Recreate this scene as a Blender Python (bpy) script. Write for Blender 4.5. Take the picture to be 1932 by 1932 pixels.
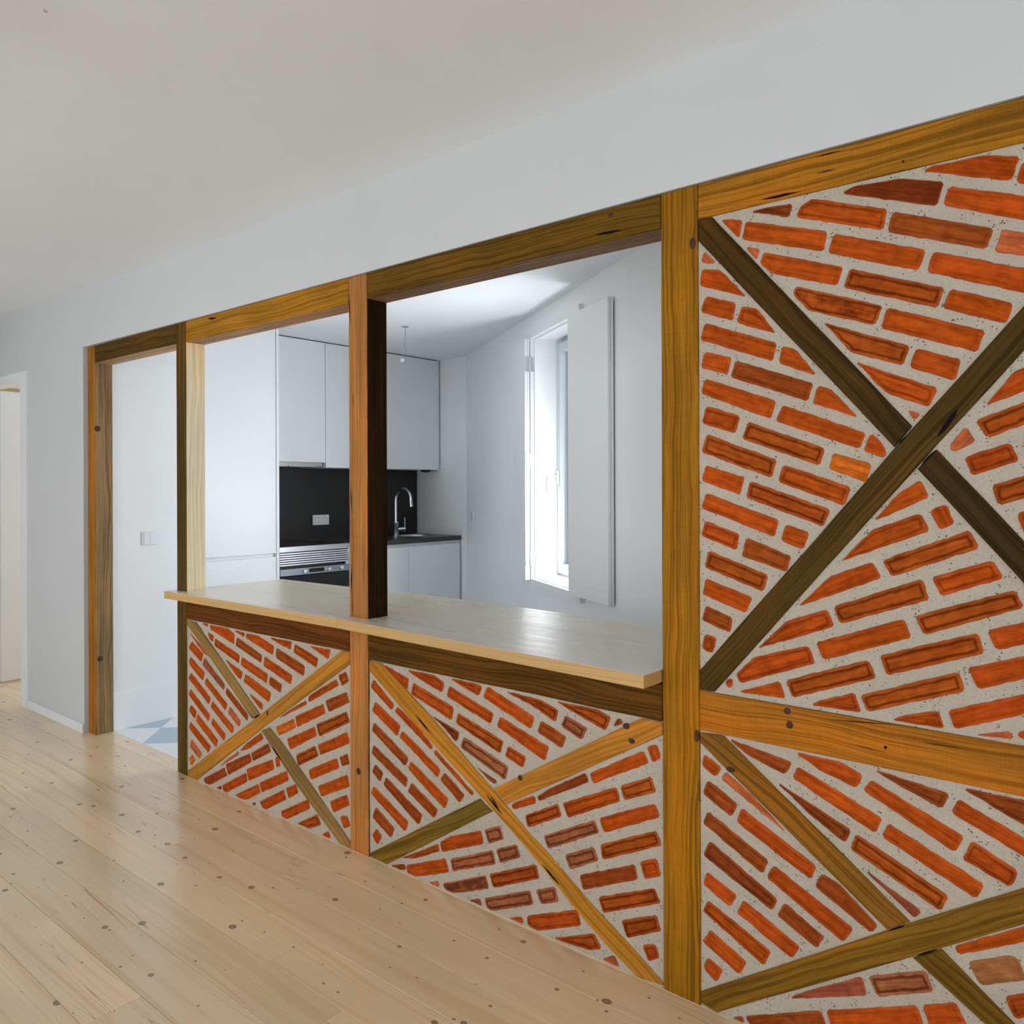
import bpy, bmesh, math, random
from mathutils import Vector, Matrix, noise as mnoise

for o in list(bpy.data.objects):
    bpy.data.objects.remove(o)
scene = bpy.context.scene
COL = scene.collection
random.seed(11)

# ------------------------------------------------------------------ camera
EYE = 1.31
D = 1.8737                      # y of the timber wall's front face
cam_d = bpy.data.cameras.new('camera')
cam = bpy.data.objects.new('camera', cam_d)
COL.objects.link(cam)
_yaw, _rol = -0.702985, -0.003568
_f = Vector((math.sin(_yaw), math.cos(_yaw), 0))
_r = Vector((math.cos(_yaw), -math.sin(_yaw), 0))
_u = Vector((0, 0, 1))
_r2 = _r * math.cos(_rol) + _u * math.sin(_rol)
_u2 = -_r * math.sin(_rol) + _u * math.cos(_rol)
cam.matrix_world = Matrix(((_r2.x, _u2.x, -_f.x, 0), (_r2.y, _u2.y, -_f.y, 0), (_r2.z, _u2.z, -_f.z, EYE), (0, 0, 0, 1)))
cam_d.sensor_width = 36.0
cam_d.sensor_fit = 'HORIZONTAL'
cam_d.lens = 36.0 * 1536.909 / 1932
cam_d.shift_y = -45.326 / 1932
cam_d.clip_start = 0.02
scene.camera = cam

# ------------------------------------------------------------------ sky, daylight, exposure
scene.view_settings.view_transform = 'Standard'
scene.view_settings.look = 'None'
scene.view_settings.gamma = 1.0
scene.view_settings.use_curve_mapping = False
scene.view_settings.exposure = -0.38
world = bpy.data.worlds.new('world')
scene.world = world
world.use_nodes = True
_bg = world.node_tree.nodes['Background']
_bg.inputs[0].default_value = (0.80, 0.90, 1.0, 1)
_bg.inputs[1].default_value = 4.0

# window wall of the kitchen: s runs along it, d outwards, z up
WO = Vector((-4.576, 4.836, 0))
WE = Vector((0.8479, -0.5302, 0))
WN = Vector((0.5302, 0.8479, 0))


def win(s, d, z):
    return WO + WE * s + WN * d + Vector((0, 0, z))


def daylight(name, loc, direction, sx, sz, watts, color):
    l = bpy.data.lights.new(name, 'AREA')
    l.shape = 'RECTANGLE'
    l.size, l.size_y = sx, sz
    l.energy = watts
    l.color = color
    o = bpy.data.objects.new(name, l)
    COL.objects.link(o)
    o.location = loc
    o.rotation_euler = Vector(direction).to_track_quat('-Z', 'Z').to_euler()
    return o


daylight('daylight_kitchen_window', win(2.20, 0.1705, 1.32), -WN, 0.26, 1.02, 36, (0.90, 0.95, 1.0))
for _x, _w in ((-5.6, 5), (-3.4, 27), (-1.2, 21), (1.2, 21)):  # lamps at unseen back windows, added to spread light over the living room
    daylight('daylight_unseen_window', (_x, -1.205, 1.25), (0, 1, 0), 1.28, 2.08, _w, (0.92, 0.965, 1.0))
daylight('daylight_unseen_window', (2.705, 0.4, 1.25), (-1, 0, 0), 1.28, 2.08, 12, (0.92, 0.965, 1.0))  # lamp at an unseen window, added for light from the right
daylight('daylight_side_room', (-5.85, 4.29, 1.4), (0, -1, 0), 0.88, 1.38, 26, (1.0, 0.95, 0.88))


# ------------------------------------------------------------------ helpers
def lin(r, g, b, gain=1.0):
    def c(v):
        v /= 255.0
        v = v / 12.92 if v <= 0.04045 else ((v + 0.055) / 1.055) ** 2.4
        return min(0.9, v * gain)
    return (c(r), c(g), c(b), 1.0)


def tag(o, label=None, cat=None, group=None, kind=None):
    if label: o['label'] = label
    if cat: o['category'] = cat
    if group: o['group'] = group
    if kind: o['kind'] = kind
    return o


def link(name, me, parent=None, mat=None):
    o = bpy.data.objects.new(name, me)
    COL.objects.link(o)
    if parent is not None:
        o.parent = parent
        o.matrix_parent_inverse = parent.matrix_basis.inverted()
    if mat is not None:
        me.materials.append(mat)
    return o


def empty(name, loc=(0, 0, 0)):
    o = bpy.data.objects.new(name, None)
    o.empty_display_size = 0.1
    o.location = loc
    COL.objects.link(o)
    return o


class MB:
    """collects shapes; build() links them as ONE mesh object"""
    def __init__(self):
        self.v, self.f, self.smooth = [], [], []

    def add(self, vs, fs, smooth=False):
        b = len(self.v)
        self.v += [tuple(p) for p in vs]
        self.f += [tuple(b + i for i in f) for f in fs]
        self.smooth += [smooth] * len(fs)
        return self

    def box(self, x0, x1, y0, y1, z0, z1, fn=None, bev=0.0):
        fn = fn or (lambda a, b, c: (a, b, c))
        if bev <= 0:
            vs = [fn(x, y, z) for z in (z0, z1) for y in (y0, y1) for x in (x0, x1)]
            return self.add(vs, [(0, 2, 3, 1), (4, 5, 7, 6), (0, 1, 5, 4), (2, 6, 7, 3), (0, 4, 6, 2), (1, 3, 7, 5)])
        bm = bmesh.new()
        bmesh.ops.create_cube(bm, size=1)
        for v in bm.verts:
            v.co = ((x0 + x1) / 2 + v.co.x * (x1 - x0), (y0 + y1) / 2 + v.co.y * (y1 - y0), (z0 + z1) / 2 + v.co.z * (z1 - z0))
        bmesh.ops.bevel(bm, geom=list(bm.edges), offset=bev, segments=2, profile=0.5, affect='EDGES')
        bm.verts.index_update()
        self.add([fn(*v.co) for v in bm.verts], [[v.index for v in f.verts] for f in bm.faces])
        bm.free()
        return self

    def tube(self, pts, rad, n=10, cap=True):
        pts = [Vector(p) for p in pts]
        rads = rad if isinstance(rad, (list, tuple)) else [rad] * len(pts)
        vs, fs = [], []
        ref = None
        for i, p in enumerate(pts):
            t = (pts[min(i + 1, len(pts) - 1)] - pts[max(i - 1, 0)]).normalized()
            if ref is None:
                ref = t.orthogonal().normalized()
            ref = (ref - t * ref.dot(t)).normalized()
            bi = t.cross(ref)
            for k in range(n):
                a = 2 * math.pi * k / n
                vs.append(p + (ref * math.cos(a) + bi * math.sin(a)) * rads[i])
        for i in range(len(pts) - 1):
            for k in range(n):
                k2 = (k + 1) % n
                fs.append((i * n + k, i * n + k2, (i + 1) * n + k2, (i + 1) * n + k))
        if cap:
            fs.append(tuple(range(n - 1, -1, -1)))
            fs.append(tuple((len(pts) - 1) * n + k for k in range(n)))
        return self.add(vs, fs, True)

    def lathe(self, prof, center, axis, n=20):
        axis = Vector(axis).normalized()
        a1 = axis.orthogonal().normalized()
        a2 = axis.cross(a1)
        c = Vector(center)
        vs, fs = [], []
        for (r, h) in prof:
            for k in range(n):
                a = 2 * math.pi * k / n
                vs.append(c + axis * h + (a1 * math.cos(a) + a2 * math.sin(a)) * max(r, 1e-5))
        for i in range(len(prof) - 1):
            for k in range(n):
                k2 = (k + 1) % n
                fs.append((i * n + k, i * n + k2, (i + 1) * n + k2, (i + 1) * n + k))
        return self.add(vs, fs, True)

    def build(self, name, mat, parent=None, auto=True):
        me = bpy.data.meshes.new(name)
        me.from_pydata(self.v, [], self.f)
        me.validate()
        bm = bmesh.new()
        bm.from_mesh(me)
        bmesh.ops.recalc_face_normals(bm, faces=bm.faces)
        bm.to_mesh(me)
        bm.free()
        for p, s in zip(me.polygons, self.smooth):
            p.use_smooth = s
        if any(self.smooth):
            try:
                me.set_sharp_from_angle(angle=math.radians(35))
            except Exception:
                pass
        return link(name, me, parent, mat)


def box(name, b, mat, parent=None, bev=0.0, fn=None):
    return MB().box(*b, fn=fn, bev=bev).build(name, mat, parent)


# ------------------------------------------------------------------ materials
class NT:
    def __init__(self, name, rough=0.5, spec=0.5):
        self.m = bpy.data.materials.new(name)
        self.m.use_nodes = True
        self.t = self.m.node_tree
        self.b = self.t.nodes['Principled BSDF']
        self.b.inputs['Roughness'].default_value = rough
        self.b.inputs['Specular IOR Level'].default_value = spec

    def n(self, typ, **kw):
        nd = self.t.nodes.new(typ)
        for k, v in kw.items():
            setattr(nd, k, v)
        return nd

    def set(self, sock, val):
        if hasattr(val, 'is_output') or hasattr(val, 'links'):
            self.t.links.new(val, sock)
        else:
            sock.default_value = val

    def math(self, op, a, b=0.0, c=None, clamp=False):
        nd = self.n('ShaderNodeMath', operation=op, use_clamp=clamp)
        self.set(nd.inputs[0], a)
        self.set(nd.inputs[1], b)
        if c is not None: self.set(nd.inputs[2], c)
        return nd.outputs[0]

    def ramp(self, val, lo, hi, a=0.0, b=1.0, smooth=True):
        nd = self.n('ShaderNodeMapRange', interpolation_type='SMOOTHSTEP' if smooth else 'LINEAR')
        self.set(nd.inputs['Value'], val)
        for nm, x in (('From Min', lo), ('From Max', hi), ('To Min', a), ('To Max', b)):
            self.set(nd.inputs[nm], x)
        return nd.outputs['Result']

    def mix(self, fac, a, b, mode='MIX'):
        nd = self.n('ShaderNodeMix', data_type='RGBA', blend_type=mode)
        self.set(nd.inputs[0], fac)
        self.set(nd.inputs[6], a)
        self.set(nd.inputs[7], b)
        return nd.outputs[2]

    def scale(self, col, k):
        nd = self.n('ShaderNodeVectorMath', operation='SCALE')
        self.set(nd.inputs[0], col)
        self.set(nd.inputs[3], k)
        return nd.outputs[0]

    def vmul(self, v, s):
        nd = self.n('ShaderNodeVectorMath', operation='MULTIPLY')
        self.set(nd.inputs[0], v)
        nd.inputs[1].default_value = s
        return nd.outputs[0]

    def vadd(self, v, s):
        nd = self.n('ShaderNodeVectorMath', operation='ADD')
        self.set(nd.inputs[0], v)
        self.set(nd.inputs[1], s)
        return nd.outputs[0]

    def noise(self, vec, scale, detail=3.0, rough=0.55, dist=0.0, dim='3D'):
        nd = self.n('ShaderNodeTexNoise', noise_dimensions=dim)
        self.set(nd.inputs['Vector'], vec)
        nd.inputs['Scale'].default_value = scale
        nd.inputs['Detail'].default_value = detail
        nd.inputs['Roughness'].default_value = rough
        nd.inputs['Distortion'].default_value = dist
        return nd.outputs[0]

    def bump(self, h, strength, dist):
        nd = self.n('ShaderNodeBump')
        nd.inputs['Strength'].default_value = strength
        nd.inputs['Distance'].default_value = dist
        self.t.links.new(h, nd.inputs['Height'])
        self.t.links.new(nd.outputs[0], self.b.inputs['Normal'])

    def color(self, c):
        self.set(self.b.inputs['Base Color'], c)
        return self

    def objvec(self):
        return self.n('ShaderNodeTexCoord').outputs['Object']

    def uv(self):
        return self.n('ShaderNodeTexCoord').outputs['UV']

    def rnd(self):
        return self.n('ShaderNodeObjectInfo').outputs['Random']


def plain(name, col, rough=0.5, spec=0.5, metal=0.0, fine=0.0):
    t = NT(name, rough, spec)
    t.b.inputs['Metallic'].default_value = metal
    v = t.objvec()
    n = t.noise(v, 3.0, 4)
    t.color(t.mix(n, [c * 0.97 for c in col[:3]] + [1], [min(1, c * 1.03) for c in col[:3]] + [1]))
    if fine > 0:
        t.bump(t.noise(v, 400.0, 2), fine, 0.0006)
    return t.m


M = {}
M['plaster'] = plain('plaster_white', (0.63, 0.63, 0.62, 1), 0.85, 0.25, fine=0.25)
M['ceiling'] = plain('ceiling_white', (0.905, 0.92, 0.93, 1), 0.9, 0.2, fine=0.2)
M['kplaster'] = plain('kitchen_white', (0.88, 0.885, 0.885, 1), 0.8, 0.3, fine=0.2)
M['paint'] = plain('white_paint', (0.84, 0.84, 0.835, 1), 0.4, 0.5)
M['lacquer'] = plain('white_lacquer', (0.86, 0.875, 0.875, 1), 0.4, 0.5)
M['upvc'] = plain('grey_white_frame', (0.62, 0.65, 0.68, 1), 0.35, 0.5)
M['steel'] = plain('brushed_steel', (0.55, 0.55, 0.56, 1), 0.33, 0.5, 1.0)
M['panel'] = plain('dark_steel', (0.27, 0.29, 0.315, 1), 0.42, 0.5, 1.0)
M['cup'] = plain('grey_plastic', (0.42, 0.46, 0.48, 1), 0.5, 0.4)
M['alu'] = plain('aluminium', (0.80, 0.80, 0.83, 1), 0.38, 0.5, 1.0)
M['chrome'] = plain('chrome', (0.80, 0.82, 0.84, 1), 0.08, 0.5, 1.0)
M['black'] = plain('black_gap', (0.012, 0.012, 0.012, 1), 0.5, 0.4)
M['blackglass'] = plain('black_glass', (0.008, 0.008, 0.009, 1), 0.06, 0.5)
M['darkstone'] = plain('dark_worktop', (0.045, 0.042, 0.040, 1), 0.32, 0.5)
M['splash'] = plain('dark_splashback', (0.020, 0.019, 0.018, 1), 0.38, 0.4)
M['plastic'] = plain('white_plastic', (0.82, 0.83, 0.84, 1), 0.3, 0.5)
M['wire'] = plain('wire_grey', (0.30, 0.33, 0.36, 1), 0.4, 0.5)
M['tanwood'] = plain('tan_wood_edge', lin(160, 142, 100, 1.3), 0.6, 0.3)
M['crack'] = plain('dark_crack', (0.010, 0.006, 0.004, 1), 0.9, 0.1)


def timber_mat():
    t = NT('old_timber', 0.65, 0.06)
    uv = t.vadd(t.uv(), t.scale((37.0, 11.0, 5.0), t.rnd()))
    tint = t.n('ShaderNodeAttribute', attribute_name='tint').outputs['Color']
    warp = t.noise(t.vmul(uv, (2.2, 6.0, 1.0)), 1.0, 2.0)
    v2 = t.vadd(t.vmul(uv, (0.9, 140.0, 1.0)), t.scale((0.0, 9.0, 0.0), warp))
    g1 = t.noise(v2, 1.0, 3.0, 0.6, 0.25)                     # year rings
    g2 = t.noise(t.vmul(uv, (12.0, 420.0, 1.0)), 1.0, 2.0)    # fibres
    blot = t.noise(t.vmul(uv, (2.5, 10.0, 1.0)), 1.0, 3.0)
    saw = t.noise(t.vmul(uv, (260.0, 14.0, 1.0)), 1.0, 1.0)
    k = t.math('MULTIPLY', t.ramp(g1, 0.38, 0.56, 0.60, 1.10), t.ramp(g2, 0.25, 0.75, 0.86, 1.12))
    k = t.math('MULTIPLY', k, t.ramp(blot, 0.3, 0.75, 0.80, 1.16))
    k = t.math('MULTIPLY', k, t.ramp(saw, 0.3, 0.7, 0.96, 1.04))
    sep = t.n('ShaderNodeSeparateColor')
    t.set(sep.inputs[0], tint)
    soft = t.ramp(sep.outputs[0], 0.32, 0.75, 1.0, 0.38)          # pale planed faces show less contrast
    k = t.math('ADD', 1.0, t.math('MULTIPLY', t.math('SUBTRACT', k, 1.0), soft))
    c = t.scale(tint, k)
    hue = t.mix(t.ramp(blot, 0.5, 0.75), c, t.vmul(c, (1.10, 0.92, 0.72)))
    t.color(hue)
    t.set(t.b.inputs['Roughness'], t.ramp(g1, 0.3, 0.7, 0.66, 0.46))
    t.bump(t.math('ADD', t.math('MULTIPLY', g1, 0.7), t.math('MULTIPLY', g2, 0.4)), 0.5, 0.0015)
    return t.m


def knot_mat():
    t = NT('dark_knot', 0.6, 0.3)
    n = t.noise(t.objvec(), 120.0, 3.0)
    t.color(t.mix(n, (0.02, 0.008, 0.003, 1), (0.10, 0.035, 0.012, 1)))
    return t.m


def brick_mat():
    t = NT('fired_clay', 0.85, 0.04)
    oi = t.n('ShaderNodeObjectInfo')
    uv = t.vadd(t.uv(), t.scale((23.0, 17.0, 3.0), oi.outputs['Random']))
    edge = t.n('ShaderNodeAttribute', attribute_name='edge').outputs['Fac']
    wob = t.noise(t.vmul(uv, (32.0, 45.0, 1.0)), 1.0, 3.0)
    e = t.math('ADD', edge, t.math('MULTIPLY', t.math('SUBTRACT', wob, 0.5), 0.011))
    streak = t.noise(t.vmul(uv, (9.0, 110.0, 1.0)), 1.0, 3.0, 0.6, 0.5)
    mott = t.noise(t.vmul(uv, (38.0, 46.0, 1.0)), 1.0, 3.0)
    k = t.math('MULTIPLY', t.ramp(streak, 0.3, 0.7, 0.72, 1.16), t.ramp(mott, 0.28, 0.72, 0.80, 1.14))
    base = t.scale(oi.outputs['Color'], k)
    # dark fired line some way in from the arrises, strength per brick
    ring = t.math('MULTIPLY', t.ramp(e, 0.0058, 0.0100), t.ramp(e, 0.0160, 0.0105))
    ring = t.math('MULTIPLY', ring, oi.outputs['Alpha'], clamp=True)
    base = t.mix(ring, base, t.vmul(base, (0.44, 0.36, 0.36)))
    # lime smears and pale rubbed arrises
    rim = t.math('MULTIPLY', t.ramp(e, 0.0065, 0.0005), 0.30)
    base = t.mix(rim, base, (0.46, 0.135, 0.068, 1))
    sm = t.ramp(t.noise(t.vmul(uv, (70.0, 110.0, 1.0)), 1.0, 4.0, 0.7), 0.66, 0.80, 0.0, 0.35)
    base = t.mix(sm, base, (0.52, 0.28, 0.20, 1))
    t.color(base)
    t.bump(t.math('ADD', t.math('MULTIPLY', streak, 0.6), t.noise(t.vmul(uv, (300.0, 300.0, 1.0)), 1.0, 3.0)), 0.45, 0.0012)
    return t.m


def mortar_mat():
    t = NT('lime_mortar', 0.92, 0.15)
    v = t.objvec()
    big = t.noise(v, 7.0, 3.0)
    grain = t.noise(v, 260.0, 4.0, 0.7)
    vo = t.n('ShaderNodeTexVoronoi', feature='F1')
    t.set(vo.inputs['Vector'], v)
    vo.inputs['Scale'].default_value = 150.0
    pit = t.math('MULTIPLY', t.ramp(vo.outputs['Distance'], 0.30, 0.16), t.ramp(t.noise(v, 40.0, 2.0), 0.50, 0.64))
    c = t.mix(big, (0.52, 0.445, 0.345, 1), (0.68, 0.60, 0.48, 1))
    c = t.mix(t.ramp(grain, 0.35, 0.7, 0.0, 0.55), c, (0.42, 0.345, 0.255, 1))
    c = t.mix(t.math('MULTIPLY', pit, 0.85), c, (0.05, 0.04, 0.035, 1))
    t.color(c)
    t.bump(t.math('SUBTRACT', t.math('ADD', grain, t.noise(v, 60.0, 3.0)), pit), 0.8, 0.004)
    return t.m


def pine_mat(name, base, dark, knots=True, rough=0.34, coat=0.0, bump=0.08):
    t = NT(name, rough, 0.5)
    t.b.inputs['Coat Weight'].default_value = coat
    t.b.inputs['Coat Roughness'].default_value = 0.22
    t.b.inputs['Coat IOR'].default_value = 1.6
    r = t.rnd()
    uv = t.vadd(t.uv(), t.scale((31.0, 13.0, 0.0), r))
    warp = t.noise(t.vmul(uv, (0.9, 4.0, 1.0)), 1.0, 2.0)
    v2 = t.vadd(t.vmul(uv, (0.35, 30.0, 1.0)), t.scale((0.0, 3.0, 0.0), warp))
    g1 = t.noise(v2, 1.0, 2.0, 0.5, 0.15)
    v3 = t.vadd(t.vmul(uv, (0.8, 190.0, 1.0)), t.scale((0.0, 16.0, 0.0), warp))
    g2 = t.noise(v3, 1.0, 2.0)
    c = t.mix(t.ramp(g1, 0.48, 0.76, 0.0, 0.5), base, dark)
    c = t.mix(t.ramp(g2, 0.52, 0.66, 0.0, 0.30), c, dark)
    c = t.scale(c, t.ramp(r, 0.0, 1.0, 0.93, 1.05, False))
    c = t.scale(c, t.ramp(t.noise(t.vmul(uv, (1.5, 4.0, 1.0)), 1.0, 2.0), 0.3, 0.7, 0.94, 1.05))
    # fine resin streaks along the grain
    st = t.noise(t.vadd(t.vmul(uv, (0.8, 26.0, 1.0)), t.scale((0.0, 4.0, 0.0), warp)), 1.0, 1.0)
    line = t.math('MULTIPLY', t.ramp(t.math('ABSOLUTE', t.math('SUBTRACT', st, 0.5)), 0.010, 0.0), t.ramp(t.noise(t.vmul(uv, (1.1, 7.0, 1.0)), 1.0, 1.0), 0.52, 0.62))
    c = t.mix(t.math('MULTIPLY', line, 0.7), c, [dark[0] * 0.62, dark[1] * 0.50, dark[2] * 0.40, 1])
    if knots:
        kf = None
        for sc, amt, rad in ((5.2, 0.52, 0.075), (9.5, 0.62, 0.055)):
            vo = t.n('ShaderNodeTexVoronoi', voronoi_dimensions='2D', feature='F1')
            t.set(vo.inputs['Vector'], t.vadd(t.vmul(uv, (sc, sc * 1.25, 1.0)), (sc, 1.7, 0)))
            vo.inputs['Scale'].default_value = 1.0
            sep = t.n('ShaderNodeSeparateColor')
            t.set(sep.inputs[0], vo.outputs['Color'])
            on = t.math('GREATER_THAN', sep.outputs[0], amt)
            size = t.ramp(sep.outputs[1], 0.0, 1.0, rad * 0.35, rad, False)
            q = t.math('DIVIDE', vo.outputs['Distance'], size)
            k = t.math('MULTIPLY', t.ramp(q, 1.15, 0.75), on)
            k = t.math('MULTIPLY', k, t.ramp(q, 0.1, 0.6, 0.72, 1.0))
            kf = k if kf is None else t.math('MAXIMUM', kf, k)
        c = t.mix(t.math('MULTIPLY', kf, 0.84), c, (0.13, 0.045, 0.014, 1))
    t.color(c)
    t.set(t.b.inputs['Roughness'], t.ramp(g1, 0.3, 0.7, rough - 0.04, rough + 0.08))
    t.bump(g2, bump, 0.0006)
    return t.m


def glass_mat():
    t = NT('window_glass', 0.02, 0.5)
    nt = t.t
    tr = t.n('ShaderNodeBsdfTransparent')
    gl = t.n('ShaderNodeBsdfGlossy')
    gl.inputs['Roughness'].default_value = 0.02
    fr = t.n('ShaderNodeFresnel')
    fr.inputs['IOR'].default_value = 1.45
    mx = t.n('ShaderNodeMixShader')
    nt.links.new(fr.outputs[0], mx.inputs[0])
    nt.links.new(tr.outputs[0], mx.inputs[1])
    nt.links.new(gl.outputs[0], mx.inputs[2])
    nt.links.new(mx.outputs[0], nt.nodes['Material Output'].inputs['Surface'])
    return t.m


def cement_mat(name, col):
    t = NT(name, 0.5, 0.4)
    v = t.objvec()
    n = t.noise(v, 26.0, 4.0)
    t.color(t.mix(n, [c * 0.92 for c in col[:3]] + [1], [min(1, c * 1.06) for c in col[:3]] + [1]))
    return t.m


M['timber'] = timber_mat()
M['knot'] = knot_mat()
M['brick'] = brick_mat()
M['mortar'] = mortar_mat()
M['pine'] = pine_mat('pine_floorboard', (0.88, 0.66, 0.405, 1), (0.68, 0.42, 0.195, 1), True, 0.38, 1.0)
M['counter'] = pine_mat('counter_ash', (0.74, 0.66, 0.53, 1), (0.62, 0.51, 0.37, 1), False, 0.3, 0.3, 0.02)
M['counteredge'] = pine_mat('counter_edge_pine', (0.60, 0.36, 0.125, 1), (0.36, 0.175, 0.045, 1), False, 0.55)
M['glass'] = glass_mat()
M['tileblue'] = cement_mat('cement_blue_grey', lin(160, 176, 190, 1.35))
M['tilewhite'] = cement_mat('cement_white', lin(205, 208, 212, 1.4))
M['grout'] = plain('grout', (0.50, 0.51, 0.52, 1), 0.9, 0.2)

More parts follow.
